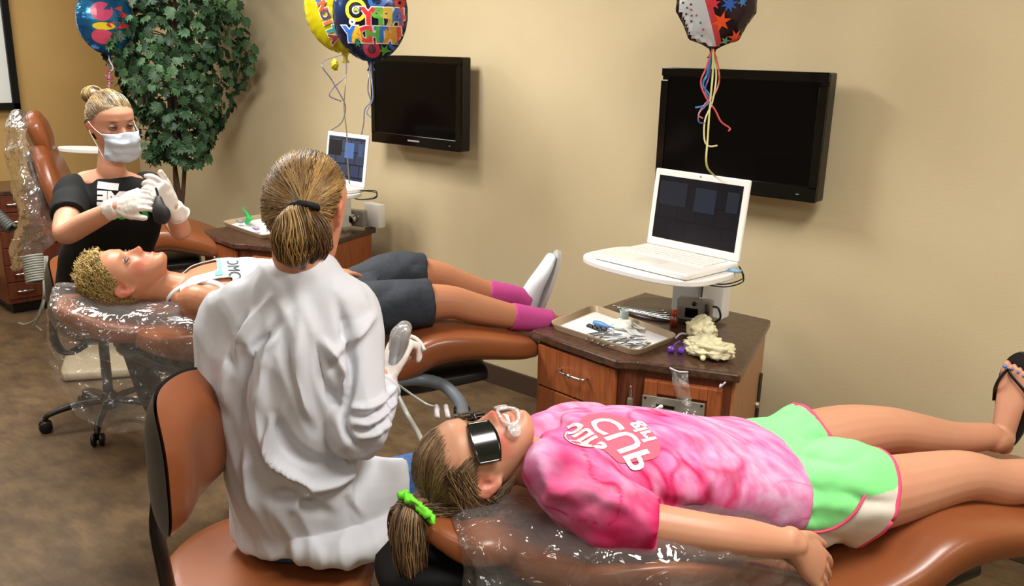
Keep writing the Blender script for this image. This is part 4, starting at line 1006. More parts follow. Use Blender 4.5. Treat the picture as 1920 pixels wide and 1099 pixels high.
# dye pattern
hot = L3('b81254'); mid = L3('d04088'); lt = L3('d880b0'); pale = L3('c9a4c0')
s_, t_, z_ = Vl.T
w1 = np.stack([fbm(Vl * 9 + 3, 2), fbm(Vl * 9 + 9, 2), fbm(Vl * 9 + 21, 2)], 1) * .05
n0 = fbm((Vl + w1) * [7, 10, 10], 3); vein = np.abs(fbm((Vl + w1 * 2) * [6, 5, 5] + 31, 2)); fine = fbm(Vl * [40, 12, 12] + 5, 2)
sl = np.clip((t_ - .12) * 9, 0, 1) * np.clip((.42 - s_) * 9, 0, 1) + np.clip((.19 - s_) * 12, 0, 1) * np.clip(t_ * 8, 0, 1) * .6 + np.clip((t_ - .08) * 6, 0, 1) * np.clip((s_ - .45) * 4, 0, .8)
hk = np.clip(sl * .95 + n0 * .6 - .34, 0, 1); vk = np.clip((.13 - vein) * 8, 0, 1) * np.clip(.35 + n0 + sl, .0, 1)
k1 = np.clip(.5 + .6 * n0 + .25 * fine, 0, 1)[:, None]; col = pale * (1 - k1) + lt * k1; k2 = np.clip(.05 + .5 * fine + .8 * np.maximum(n0, 0), 0, .7)[:, None]; col = col * (1 - k2 * .5) + mid * k2 * .5
hk = np.maximum(hk, vk)[:, None]; col = col * (1 - hk) + hot * hk
shirt = obj('tie_dye_shirt', V, F, mat('tie_dye_cotton', None, .85, spec=.2, attr=True, var=('f3b6d2', 26, (.5, 1.6, 1.2)), bump=(300, .2, .001)), gt, cols=col)
TS = (V, F)
# print on the chest (mirrored like the picture)
m_pr = mat('print_red', 'd9566c', .8); m_pw = mat('print_cream', 'f3d9d6', .8)
up_t = nrm(-ax_a + ax_z * .05 + ax_n * .25); xr_t = nrm(np.cross(ax_z * .8 + ax_n * .6, up_t)) * 1
def chest(px, py, t=.02): return GP(px, py, t)
nd_ = nrm(ax_z * .62 + ax_n * .60); xt = nrm(np.cross(up_t, nd_))
cpt = chest(1130, 836, .04)
bl = [(.075 * math.cos(q) * (1 + .12 * math.cos(3 * q + .6)) + (.0), .068 * math.sin(q) * (1 + .10 * math.sin(2 * q)) - .006) for q in np.linspace(0, 2 * math.pi, 40)[:-1]]
yt = np.cross(nd_, xt)
decal('shirt_print', poly_bm(bl), cpt + yt * -.012, xt, yt, TS, m_pr, shirt, .002, .006)
hb = [(.030 * math.cos(q) * (1 + .1 * math.sin(q)), .030 * math.sin(q)) for q in np.linspace(0, 2 * math.pi, 24)[:-1]]
decal('shirt_print', poly_bm(hb), chest(1076, 838, .05), xt, yt, TS, m_pr, shirt, .002, .006)
for s_txt, sz, px, py in (('ours', .05, 1100, 812), ('CUP', .075, 1150, 842), ('girl', .045, 1190, 822)):
    decal('shirt_lettering', text_mesh(s_txt, sz, .0015, True), chest(px, py, .04), xt, yt, TS, m_pw, shirt, .0032, .006)
decal('shirt_print', ring_bm(.010, .016, 20), chest(1080, 850, .06), xt, yt, TS, m_pw, shirt, .0034, .006)
decal('shirt_print', ring_bm(.026, .029, 26), chest(1076, 838, .05), xt, yt, TS, m_pw, shirt, .0034, .006)
# shorts
m_green = mat('shorts_green', '8fe08f', .6, spec=.35, bump=(25, .25, .01)); m_pinktrim = mat('trim_pink', 'd8486e', .7); m_swhite = mat('shorts_white', 'd8d2c8', .6)
P = [loft([gcs(s, 0, z) for s, z in ((.64, .835), (.70, .815), (.78, .80))], [(.175, .094), (.185, .098), (.175, .092)], side=ax_n, n=30, flat=True),
     loft([gcs(.69, .08, .80), GP(1560, 915, .105), GP(1618, 935, .112)], [(.100, .108), (.100, .112), (.098, .110)], side=ax_n, n=26, flat=True),
     loft([gcs(.69, -.08, .81), gcs(.80, -.10, .815), GP(1527, 815, -.10)], [.1, .094, .086], n=26, flat=True)]
V, F, N_ = voxel(P, .006, 5); Vl = np.stack([(V - np.array([G0[0], G0[1], 0])) @ ax_a, (V - G0) @ ax_n, V[:, 2]], 1)
V = V + N_ * (.011 * (np.abs(vnoise(Vl * [8, 17, 15] + .8 * fbm(Vl * 6, 2)[:, None])) - .3) + .005 * fbm(Vl * [14, 40, 40], 2) * np.clip((.78 - Vl[:, 0]) * 10, 0, 1))[:, None]; V = lap(V, F, 1)
# side panel white below a curved piping; colours follow cloth, trims are real tubes
_bs = BVHTree.FromPolygons([tuple(v) for v in V], F); curve = []
for _p in ((1437, 968), (1458, 983), (1490, 993), (1530, 998), (1560, 992), (1585, 978), (1605, 958), (1621, 930)):
    _h = _bs.ray_cast(Vector(CAM), Vector(nrm(ray(*_p))))
    if _h[0]: curve.append(np.array(_h[0]))
curve.sort(key=lambda p: p @ ax_a)
zc_ = np.interp(Vl[:, 0], [(p - np.array([G0[0], G0[1], 0])) @ ax_a for p in curve], [p[2] for p in curve])
wh = (Vl[:, 1] > .05) & (Vl[:, 2] < zc_)
col = np.repeat([L3('82e08a')], len(V), 0); col[wh] = L3('d8d2c8')
shorts = obj('shorts', V, F, m_cloth_attr, gt, cols=col)
bv = BVHTree.FromPolygons([tuple(v) for v in V], F)
def snap(p, off=.002):
    h = bv.find_nearest(Vector(p)); return np.array(h[0]) + np.array(h[1]) * off
def snapray(px, py, off=.003):
    d = nrm(ray(px, py)); h = bv.ray_cast(Vector(CAM), Vector(d)); return np.array(h[0]) - d * off if h[0] else None
for nm, pts in (('piping', [(1437, 968), (1458, 983), (1490, 993), (1530, 998), (1560, 992), (1585, 978), (1605, 958), (1621, 930)]),):
    q = [snapray(*p) for p in pts]; q = [p for p in q if p is not None]
    obj('piping', *loft(q, [(.0035, .003)] * len(q), n=8), m_pinktrim, gt)
def hem_ring(c, ax, r, name='hem_trim'):
    ax = nrm(ax); s = nrm(np.cross(ax, [.2, .3, .9])); o = np.cross(ax, s); pts = []
    for q in np.linspace(0, 2 * math.pi, 41):
        d = s * math.cos(q) + o * math.sin(q); h = bv.ray_cast(Vector(c + d * .135), Vector(-d), .13); pts.append(np.array(h[0]) + d * .0005 if h[0] else c + d * r)
    V_, F_ = loft(pts, [(.0055, .0025)] * len(pts), side=ax, n=8, per=1, cap=True, flat=True); obj(name, V_, F_, m_pinktrim, gt)
ca = nrm(GP(1618, 935, .112) - GP(1560, 915, .105)); hem_ring(GP(1618, 935, .112) - ca * .006, ca, .1)
cf = nrm(GP(1527, 815, -.10) - gcs(.80, -.10, .815)); hem_ring(GP(1527, 815, -.10) - cf * .006, cf, .085)
# goggles
gg = empty('goggles', Hg.p(0, .09, .116), 'dark wraparound protective goggles over the girl\'s eyes', 'goggles')
def lens(a_, b_, sx, off):
    th = (.12 + a_ * .98) * sx; z = .116 + (b_ - .5) * (.044 + .014 * math.sin(a_ * 3.1)) - .004 * a_; r = .088 + off
    return Hg.p(math.sin(th) * .085 + math.sin(th) * off, math.cos(th) * .094 + off - .002, z)
for sx in (-1, 1):
    for off in (0,):
        Va, Fa = grid(lambda a_, b_: lens(a_, b_, sx, 0), 16, 10); Vb, Fb = grid(lambda a_, b_: lens(a_, b_, sx, .004), 16, 10); V = np.vstack([Va, Vb]); m_ = len(Va)
        edge = [(i, 0) for i in range(16)] + [(15, j) for j in range(1, 10)] + [(i, 9) for i in range(14, -1, -1)] + [(0, j) for j in range(8, 0, -1)]; id_ = [i * 10 + j for i, j in edge]; n_ = len(id_)
        F = [tuple(reversed(f)) for f in Fa] + [tuple(i + m_ for i in f) for f in Fb] + [(id_[i], id_[(i + 1) % n_], id_[(i + 1) % n_] + m_, id_[i] + m_) for i in range(n_)]
        obj('lens', V, F, mat('goggle_dark', '0d120f', .15, coat=.4), gg)
obj('bridge', *tube([Hg.p(-.012, .100, .12), Hg.p(0, .108, .122), Hg.p(.012, .100, .12)], .004, 8), m_black, gg)
# clear cheek retractor around the mouth
m_cl = film('retractor_clear', 'ffffff', .25, .08, (80, .8, .004))
rt = empty('cheek_retractor', Hg.p(0, .1, .05), 'clear plastic cheek retractor around the girl\'s open mouth', 'dental tool')
obj('rim', *loft([Hg.p(.030 * math.cos(q), .098 - .010 * abs(math.cos(q)), .049 + .020 * math.sin(q)) for q in np.linspace(0, 2 * math.pi, 33)], [.0035] * 33, n=8, per=1), m_cl, rt)
for sx in (-1, 1):
    obj('wing', *loft([Hg.p(sx * .028, .088, .049), Hg.p(sx * .042, .085, .050), Hg.p(sx * .050, .075, .048)], [(.010, .003), (.014, .003), (.009, .003)], side=Hg.Z, n=10), m_cl, rt)
obj('teeth_row', *loft([Hg.p(-.015, .083, .052), Hg.p(0, .089, .052), Hg.p(.015, .083, .052)], [(.0018, .004)] * 3, side=Hg.Y, n=8), mat('teeth', 'e8e2d4', .25), gt)
# hair: strands sweep over the skull shell to the tie, then hang as a ponytail
def hair_on(H, t, tie_local, keep, nstr, cols, rad=.0007, k=1.06, jitter=.004, name='hair', cap_col=None, seed=1, capk=1.03, stop=1.0):
    R_ = np.random.RandomState(seed); cen = np.array([0, -.006, .128]); dt = np.array(tie_local, float) - cen; rt_ = np.linalg.norm(dt); dt /= rt_
    U = R_.normal(size=(nstr * 6, 3)); U /= np.linalg.norm(U, axis=1)[:, None]; P_ = H.ell(U, k); U = U[keep(P_)][:nstr]
    lines = []; cc = []
    for u in U:
        om = math.acos(np.clip(u.dot(dt), -1, 1)); 
        if om < .05: continue
        ts = np.linspace(0, stop, 9); lf = R_.rand() * jitter; pts = []
        for q in ts:
            v = (math.sin((1 - q) * om) * u + math.sin(q * om) * dt) / math.sin(om); kq = 1.0 + (k - 1.0) * min(1, q * 3.2); p = H.ell(v[None], kq, lf * min(1, .15 + q * 3))[0]
            e = max(0, (q - .72) / .28) ** 2; p = p * (1 - e) + np.array(tie_local) * e + R_.normal(size=3) * .0009; pts.append(p)
        lines.append(H.w(np.array(pts))); g = R_.rand(); band = .5 + .5 * math.sin(8 * math.atan2(u[0], u[2]) + 3 * u[1]); g = np.clip(.6 * band + .4 * g, 0, 1)
        cc.append(L3(cols[0]) * (1 - g) + L3(cols[1]) * g if R_.rand() > .18 else L3(cols[2]))
    Uc = []; n1, n2 = 46, 64
    def capf(a_, b_):
        th = a_ * math.pi; ph = b_ * 2 * math.pi; return np.array([math.sin(th) * math.cos(ph), math.sin(th) * math.sin(ph), math.cos(th)])
    Vc, Fc = grid(capf, n1, n2); Pc = H.ell(Vc + 1e-6, capk); kp = keep(Pc); V2, F2, us = submesh(H.w(Pc), Fc, kp, None, 3)
    h = obj('scalp_hair', V2, F2, m_hair, t, cols=np.repeat([L3(cap_col or cols[0])], len(V2), 0))
    strands(name, lines, rad, cc, m_hair, h)
    return h
def tail(H, t, path, rads, nstr, cols, rad=.0008, seed=2, parent=None, name='ponytail', taper=.4, wave=.004):
    R_ = np.random.RandomState(seed); path = np.array(path); m_ = len(path); lines = []; cc = []
    for i in range(nstr):
        a_ = R_.rand() * 2 * math.pi; q = math.sqrt(R_.rand()); e = 1 - .25 * R_.rand(); pts = []; ph = R_.rand() * 6
        PP = catmull(path, 4); RR = np.interp(np.linspace(0, m_ - 1, len(PP)), range(m_), rads); T = np.gradient(PP, axis=0); kk = int(len(PP) * e)
        for j in range(kk):
            tt = nrm(T[j]); s = nrm(np.cross(tt, [.2, .9, .3])); o = np.cross(tt, s); pts.append(PP[j] + (s * math.cos(a_) + o * math.sin(a_)) * RR[j] * q + (s * math.sin(ph + j * .5) + o * math.cos(ph + j * .7)) * wave * j / kk)
        lines.append(np.array(pts)); g = np.clip(.5 + .5 * math.sin(a_ * 3) * .8 + R_.normal() * .2, 0, 1); cc.append(L3(cols[0]) * (1 - g) + L3(cols[1]) * g if R_.rand() > .2 else L3(cols[2]))
    core = loft(path, [max(.002, r * .85) for r in rads], n=14); 
    h = obj(name, *core, m_hair, parent or t, cols=np.repeat([L3(cols[2]) * .8], len(core[0]), 0))
    strands('hair_strands', lines, rad, cc, m_hair, h); return h
gcol = ('6a5138', 'a08460', '4a3624')
tie_g = GP(800, 955, .02); tl_g = Hg.l(tie_g)
def keep_g(Pn):
    x, y, z = Pn.T; return ((z > .188 - np.abs(x) * .25) & (y > .02)) | ((np.abs(x) > .035) & (y < .056) & (y > -.03) & (z > .132 + np.clip(.06 - np.abs(x), 0, 1) * 1.6)) | ((y <= .02) & (y > -.02) & (z > .150 - (y) * -1.2)) | ((y <= -.02) & (z > .035))
hair_on(Hg, gt, tl_g, keep_g, 8500, gcol, seed=4, rad=.00045, capk=1.0)
# temple sweep behind the ear
R_ = np.random.RandomState(5); LN = []; CC = []
for i in range(700):
    sx = 1 if R_.rand() < .5 else -1; a0 = np.array([sx * (.066 + .014 * R_.rand()), .035 - .05 * R_.rand(), .155 + .04 * R_.rand()]); a2 = tl_g + R_.normal(size=3) * .012
    a1 = np.array([sx * (.082 + .006 * R_.rand()), -.045 - .04 * R_.rand(), .10 + .07 * R_.rand()]); LN.append(Hg.w(catmull([a0, (a0 + a1) / 2 + [sx * .006, 0, 0], a1, a2], 4))); CC.append(L3(gcol[i % 3]))
strands('side_hair', LN, .0008, CC, m_hair, gt)
tail(Hg, gt, [tie_g, GP(775, 968, .03), GP(768, 1000, .04), GP(772, 1050, .05), GP(785, 1110, .05)], [.022, .034, .036, .030, .016], 900, gcol, seed=8)
tail(Hg, gt, [tie_g, GP(755, 955, .0), GP(745, 990, .0), GP(748, 1040, .02)], [.016, .018, .016, .008], 350, gcol, seed=9)
sc_ = empty('scrunchie', tie_g, 'bright lime green scrunchie holding the girl\'s brown ponytail', 'hair tie')
tg = nrm(GP(770, 990, .03) - GP(850, 900, .0)); s0_ = nrm(np.cross(tg, ax_n)); s1_ = np.cross(tg, s0_); ring = []
V, F = loft([GP(790, 960, .025) + (s0_ * math.cos(q) * .048 + s1_ * math.sin(q) * .034) for q in np.linspace(0, 2 * math.pi, 60)], [.006] * 60, n=14, per=1, flat=True); N_ = normals(V, F)
V = V + N_ * (.008 * fbm(V * 70, 2) + .006 * vnoise(V * 190))[:, None]; obj('ruffle', V, F, mat('lime', '6fe02c', .6), sc_)

# ------------------------------------------------------------------ boy with blond curls
def bcs(s, t, z): return cs(B0, s, t, z)
bt_ = empty('person', bcs(.5, 0, .8), 'boy with curly blond hair lying back in white tank top, dark shorts and pink socks', 'person')
Zb = nrm(-ax_a * .985 + ax_z * .12); Yb = nrm(ax_z * .985 + ax_a * .12 + ax_n * .12)
Hb = Head(BP(262, 461, 0) - (Zb * .080 + nrm(Yb - Zb * Yb.dot(Zb)) * .109) * 1.04, Yb, Zb, 1.04)
P = Hb.parts(mouth=.0)
P.append(loft([Hb.p(0, -.02, .07), Hb.p(0, -.02, .02), bcs(.19, 0, .925), bcs(.24, 0, .92)], [.055, .055, .058, .07], n=18))
tor = [(.20, .12, .055, .915), (.25, .165, .075, .92), (.33, .17, .088, .92), (.45, .15, .085, .915), (.58, .14, .08, .90), (.68, .15, .085, .86), (.78, .155, .085, .83)]
P.append(loft([bcs(s, 0, z) for s, w_, h_, z in tor], [(w_, h_) for s, w_, h_, z in tor], side=ax_n, n=28))
P.append(loft([bcs(.235, .165, .915), BP(365, 560, .2), BP(420, 575, .22), BP(500, 585, .22)], [.052, .045, .040, .036], n=16))
P.append(loft([BP(500, 585, .22), BP(560, 560, .12), BP(610, 520, .03)], [.036, .030, .024], n=14)); P += hand(BP(610, 518, .03), ax_a * .9 - ax_n * .4, ax_z, 1, sc=1.0)
P.append(loft([bcs(.235, -.165, .91), bcs(.38, -.23, .89), bcs(.52, -.23, .88), bcs(.62, -.05, .97)], [.050, .043, .036, .024], n=14)); P += hand(bcs(.62, -.05, .97), ax_n * .7 + ax_a * .3, ax_z, 1, sc=1.0)
P.append(loft([bcs(.76, .09, .83), BP(760, 572, .1), BP(838, 566, .1), BP(890, 578, .1), BP(955, 592, .1), BP(1010, 600, .1), BP(1035, 605, .1)], [.085, .075, .060, .055, .046, .038, .036], n=20))
P.append(loft([bcs(.76, -.09, .84), BP(740, 515, -.1), BP(818, 518, -.1), BP(860, 532, -.1), BP(920, 550, -.1), BP(970, 557, -.1)], [.085, .072, .058, .053, .044, .036], n=20))
af = BP(976, 558, -.1); tf = BP(1030, 507, -.1); Tf = nrm(tf - BP(1004, 585, -.1)); Uff = nrm(-ax_a)
fo, toes = foot(af, Tf, Uff, .98); P += fo
an = BP(1030, 603, .1); fo2, to2 = foot(an, nrm(ax_z * .25 + ax_a * .7 - ax_n * .65), nrm(-ax_a + ax_z), .72); P += fo2
BV2, BF2, BN2 = body('body', P, .0048, bt_, Hb, base='b47e5c', red='b04436', blush=.5, brow='8a6a44')
Hb.eyes(bt_, '5b6a72')
def bl_(V): return np.stack([(V - np.array([B0[0], B0[1], 0])) @ ax_a, (V - B0) @ ax_n, V[:, 2]], 1)
L_ = bl_(BV2); s_, t_, z_ = L_.T
top_line = .250 + .06 * np.clip(1 - np.abs(np.abs(t_) - .095) / .03, 0, 1) * 0
strap = (np.abs(np.abs(t_) - .098) < .022) & (s_ > .185)
torso = (np.abs(t_) < .163 + (s_ - .36) * .3) & (s_ > .34 - .0 * t_) & (s_ < .80)
neckcut = (s_ > .30) & (np.abs(t_) < .118)
keep = ((strap & (s_ < .36)) | torso | neckcut) & (s_ < .60) & (z_ > .80)
V2, F2, us = submesh(BV2, BF2, keep, BN2 * .0045, 8)
ts_ = bl_(V2); d = .004 * fbm(ts_ * [12, 30, 30], 2) + .003; V2 = V2 + normals(V2, F2) * np.clip(d, 0, 1)[:, None]
tk = obj('tank_top', V2, F2, mat('cloth_white', 'd4dbe0', .85, bump=(400, .2, .001)), bt_)
sol = tk.modifiers.new('thick', 'SOLIDIFY'); sol.thickness = .003; sol.offset = 1
# teal band and lettering on the tank top
TK = (V2, F2)
def band(x0, x1):
    bm = bmesh.new(); vs = [bm.verts.new(p + (0,)) for p in ((x0, -.11), (x1, -.11), (x1, .11), (x0, .11))]; bm.faces.new(vs); return bm
nb = nrm(ax_z * .8 + ax_n * .6)
decal('chest_band', band(-.012, .012), BP(409, 507, .07), ax_a, nrm(np.cross(nb, ax_a)), TK, mat('teal', '74cfcf', .8), tk, .0055, .012)
xb = nrm(np.cross(nb, -ax_a)); decal('shirt_lettering', text_mesh('OMC', .055, .0, True), BP(437, 505, .08), xb, np.cross(nb, xb), TK, mat('ink_dark', '3a4650', .8), tk, .0058, .01)
# arm-hole trim
def snapB(px, py, off=.004):
    d = nrm(ray(px, py)); h = _bvb.ray_cast(Vector(CAM), Vector(d)); return np.array(h[0]) - d * off if h[0] else None
_bvb = BVHTree.FromPolygons([tuple(v) for v in BV2], BF2)
q = [snapB(*p) for p in ((316, 583), (311, 570), (316, 558), (332, 543), (352, 533), (380, 528), (403, 531), (420, 541), (432, 556))]; q = [p for p in q if p is not None]
obj('armhole_trim', *loft(q, [(.009, .0035)] * len(q), side=ax_n * .5 - ax_z, n=8), mat('cloth_white', 'd4dbe0', .85), tk)
# shorts
P = [loft([bcs(.70, 0, .865), bcs(.76, 0, .845), bcs(.82, 0, .835)], [(.165, .09), (.17, .095), (.165, .09)], side=ax_n, n=28, flat=True),
     loft([bcs(.76, .08, .835), BP(752, 572, .105), BP(806, 568, .105)], [.098, .090, .086], n=24, flat=True),
     loft([bcs(.76, -.08, .85), BP(740, 515, -.1), BP(793, 514, -.1)], [.094, .086, .080], n=24, flat=True)]
V, F, N_ = voxel(P, .006, 4); L_ = bl_(V); V = lap(V + N_ * (.007 * (np.abs(vnoise(L_ * [10, 16, 14])) - .25) + .003 * fbm(L_ * 20, 2))[:, None], F, 1)
m_mesh = mat('mesh_navy', '1c232b', .8, var=('2b333d', 260), bump=(500, .5, .001)); obj('shorts', V, F, m_mesh, bt_)
# socks and shoes
m_sock = mat('sock_pink', 'b54084', .85, bump=(350, .4, .002)); m_shoe = mat('shoe_white', 'c9d2d6', .5); m_rub = mat('shoe_sole', 'b8b8b4', .5)
for nm, pts, rs in (('sock', [BP(913, 549, -.1), BP(950, 554, -.1), BP(970, 558, -.1), BP(988, 566, -.1)], [.050, .046, .043, .046]), ('sock', [BP(958, 593, .1), BP(1000, 599, .1), BP(1032, 603, .1)], [.051, .047, .044])):
    obj(nm, *voxel([loft(pts, rs, n=20, flat=True)], .005, 2)[:2], m_sock, bt_)
_f, _ = foot(an, nrm(ax_z * .25 + ax_a * .7 - ax_n * .65), nrm(-ax_a + ax_z), .72, 1.15); obj('sock_foot', *voxel(_f, .005, 3)[:2], m_sock, bt_)
def shoe(A0, T, U, k, label):
    T = nrm(T); U = nrm(U - T * U.dot(T)); S = np.cross(T, U); t = empty('canvas_shoe', A0, label, 'shoe')
    V, F, _ = voxel([loft([A0 - T * .045 * k - U * .045 * k, A0 - U * .038 * k + T * .0, A0 + T * .06 * k - U * .045 * k, A0 + T * .13 * k - U * .062 * k, A0 + T * .19 * k - U * .072 * k], [(.032 * k, .038 * k), (.038 * k, .044 * k), (.042 * k, .036 * k), (.048 * k, .024 * k), (.040 * k, .014 * k)], side=S, n=22)], .005, 3)
    obj('upper', V, F, m_shoe, t)
    pts = []
    for h in (0, .016):
        for q in np.linspace(0, 2 * math.pi, 33)[:-1]: pts.append(A0 + T * (.075 + math.cos(q) * .148) * k - U * (.086 + h) * k + S * math.sin(q) * (.043 + .009 * math.cos(q)) * k)
    n_ = 32; F = [(i, (i + 1) % n_, n_ + (i + 1) % n_, n_ + i) for i in range(n_)] + [tuple(range(n_)), tuple(reversed(range(n_, 2 * n_)))]
    obj('sole', pts, F, m_rub, t, False)
    for i in range(4):
        c = A0 + T * (.045 + .022 * i) * k - U * (.008 + .010 * i) * k; obj('lace', *tube([c - S * .022 * k - U * .008, c + U * .003, c + S * .022 * k - U * .008], .003, 6), m_white, t)
    return t
shoe(af, Tf, Uff, .98, 'white canvas shoe on the far raised foot of the blond boy')
# curly hair
R_ = np.random.RandomState(3); LN = []; CC = []; bc_ = ('d9bf78', 'a58a4a', '6e5a30')
def keep_b(Pn):
    x, y, z = Pn.T; return (z > .085 + np.clip(y + .03, 0, 1) * 1.05) & ~((np.abs(x) > .055) & (np.abs(y + .006) < .03) & (z < .14))
U = R_.normal(size=(26000, 3)); U /= np.linalg.norm(U, axis=1)[:, None]; Pn = Hb.ell(U, 1.0); U = U[keep_b(Pn)][:3600]
for u in U:
    p = Hb.ell(u[None], 1.0)[0]; top = np.clip((p[2] - .15) / .06, 0, 1) * np.clip((p[1] + .10) / .1, 0, 1); n_ = u; a_ = nrm(np.cross(n_, R_.normal(size=3))); b_ = np.cross(n_, a_)
    H_ = (.006 + .030 * top) * (.6 + .6 * R_.rand()); r = .004 + .004 * top; ph = R_.rand() * 6; pts = []
    for q in np.linspace(0, 1, 9):
        w = ph + q * 9; pts.append(p + n_ * H_ * q + (a_ * math.cos(w) + b_ * math.sin(w)) * r * min(1, q * 3) + n_ * -.004)
    LN.append(Hb.w(np.array(pts))); k = R_.rand() * .7 + .3 * top; base = L3(bc_[0]) * k + L3(bc_[1]) * (1 - k); CC.append(base if R_.rand() > .15 + .2 * (p[2] < .13) else L3(bc_[2]))
cap = grid(lambda a_, b_: np.array([math.sin(a_ * 3.1416) * math.cos(b_ * 6.2832), math.sin(a_ * 3.1416) * math.sin(b_ * 6.2832), math.cos(a_ * 3.1416)]) + 1e-6, 40, 60)
Pc = Hb.ell(cap[0], 1.02); V2, F2, us = submesh(Hb.w(Pc), cap[1], keep_b(Pc)); hh = obj('scalp_hair', V2, F2, m_hair, bt_, cols=np.repeat([L3('8d7440')], len(V2), 0))
strands('curls', LN, .0011, CC, m_hair, hh)

# ------------------------------------------------------------------ masked woman
DW = 3.2
wt = empty('person', PD(185, 560, 3.6) * [1, 1, .8], 'woman in black T-shirt with face mask and hair bun, holding a small black object', 'person')
vh = nrm(A(Dv[0], Dv[1], 0)); rh = nrm(A(Rv[0], Rv[1], 0))
Yw = nrm(-vh * .62 + rh * .74 - ax_z * .14); Zw = nrm(ax_z * .97 - vh * .10 + rh * .03)
cw = PD(210, 232, DW); Hw = Head(cw, Yw, Zw, .96); Hw.O = cw - Hw.w(np.array([0., .0, .115])) + Hw.O
P = Hw.parts()
shc = PD(213, 352, 3.28); hip = PD(190, 560, 3.62)
P.append(loft([Hw.p(0, -.02, .07), Hw.p(0, -.022, .02), PD(209, 312, 3.24), PD(211, 335, 3.27)], [.050, .047, .049, .06], n=18))
bs = nrm(rh * .92 + vh * .30)     # shoulder line
P.append(loft([shc - ax_z * .0, PD(211, 385, 3.32), PD(205, 440, 3.4), PD(198, 500, 3.5), hip], [(.15, .07), (.165, .09), (.15, .09), (.155, .09), (.17, .11)], side=bs, n=26))
shL, shR = PD(140, 362, 3.22), PD(288, 352, 3.36)
elL, wrL, haL = PD(122, 438, 3.02), PD(222, 388, 2.88), PD(262, 374, 2.84)
elR, wrR, haR = PD(338, 432, 3.16), PD(324, 388, 2.98), PD(312, 362, 2.92)
P.append(loft([shL, (shL + elL) / 2 + A(-.01, 0, 0), elL, (elL * .6 + wrL * .4), wrL], [.052, .045, .038, .037, .026], n=16))
P.append(loft([shR, (shR + elR) / 2, elR, (elR * .6 + wrR * .4), wrR], [.050, .042, .036, .034, .025], n=16))
FL_ = nrm(haL - wrL); NL_ = nrm(-vh * .8 + ax_z * .5); FR_ = nrm(haR - wrR + rh * -.02); NR_ = nrm(rh * .9 - vh * .4)
HDL = dict(curls=[(.5, .7, .5), (.7, .9, .6), (.8, 1.0, .6), (.9, 1.0, .6)]); 
P += hand(wrL, FL_, NL_, 1, sc=.95, thumb=(.85, .5, -.2), **HDL); P += hand(wrR, FR_, NR_, 1, sc=.95, thumb=(.85, .5, -.3), **HDL)
kn = [hip - vh * .22 + rh * .20 - ax_z * .04, hip + rh * .42 - ax_z * .04]; hj = [hip - bs * .08, hip + bs * .09]
BW = body('body', P, .0048, wt, Hw, base='c89478', red='b8503e', blush=.35, brow='3a261c', hairc='5f4c35', browk=1.2)
Hw.eyes(wt, '33271c')
L_ = Hw.l(BW[0])
# t-shirt
P = [loft([shc + ax_z * .045, shc + ax_z * .01, shc - ax_z * .05, PD(210, 400, 3.33), PD(205, 450, 3.41), PD(198, 510, 3.52), PD(192, 560, 3.6)], [(.075, .07), (.155, .085), (.178, .10), (.172, .108), (.165, .11), (.172, .11), (.18, .12)], side=bs, n=32, flat=True),
     loft([shL * .7 + shc * .3, shL, (shL * .42 + elL * .58)], [.06, .064, .062], n=22, flat=True), loft([shR * .7 + shc * .3, shR, (shR * .6 + elR * .4)], [.058, .062, .058], n=22, flat=True)]
V, F, N_ = voxel(P, .0055, 5); V = V + N_ * (.008 * fbm(V * 9, 2) + .006 * (np.abs(vnoise(V * [14, 14, 7])) - .25))[:, None]; V = lap(V, F, 2)
tsh = obj('black_t_shirt', V, F, mat('cloth_black', '0e0f11', .8, spec=.3, bump=(400, .2, .001)), wt); TW = (V, F)
ndw = nrm(-vh * .9 + rh * .2); xw = nrm(np.cross(ax_z, ndw)); yw = np.cross(ndw, xw)
bmn = poly_bm([(-.036, -.012), (.036, -.012), (.036, .012), (-.036, .012)]); decal('name_badge', bmn, PD(199, 351, 3.17), xw, yw, TW, mat('badge_white', 'e8eaec', .4), tsh, .004, .012, rot=-.12)
mw = mat('print_white', 'e8e8ea', .7); mg = mat('print_green', '3fae4e', .7)
decal('shirt_lettering', text_mesh('EME', .066, .004, True), PD(212, 377, 3.17), xw, yw, TW, mw, tsh, .003, .01, rot=-.06)
decal('shirt_lettering', text_mesh('30', .04, .002, True), PD(240, 403, 3.17), xw, yw, TW, mw, tsh, .003, .01)
decal('shirt_lettering', text_mesh('KA GO', .042, .003, True), PD(232, 410, 3.17), xw, yw, TW, mg, tsh, .0035, .01)
# trousers and shoes
P = []
for k_, h_ in zip(kn, hj):
    P.append(loft([h_, (h_ + k_) / 2, k_, k_ * [1, 1, 0] + ax_z * .3 + vh * .15, k_ * [1, 1, 0] + ax_z * .11 + vh * .28], [.085, .078, .062, .052, .045], n=18, flat=True))
P.append(loft([hip + ax_z * .06, hip - ax_z * .03], [(.175, .12), (.18, .13)], side=bs, n=24, flat=True))
V, F, N_ = voxel(P, .009, 4); obj('black_trousers', V, F, mat('cloth_black2', '111216', .8), wt)
for k_ in kn:
    a0 = k_ * [1, 1, 0] + ax_z * .10 + vh * .28; fo_, to_ = foot(a0, -vh + rh * .2, ax_z, 1.0, 1.1); V, F, N_ = voxel(fo_, .008, 3); obj('shoe', V, F, m_black, wt)
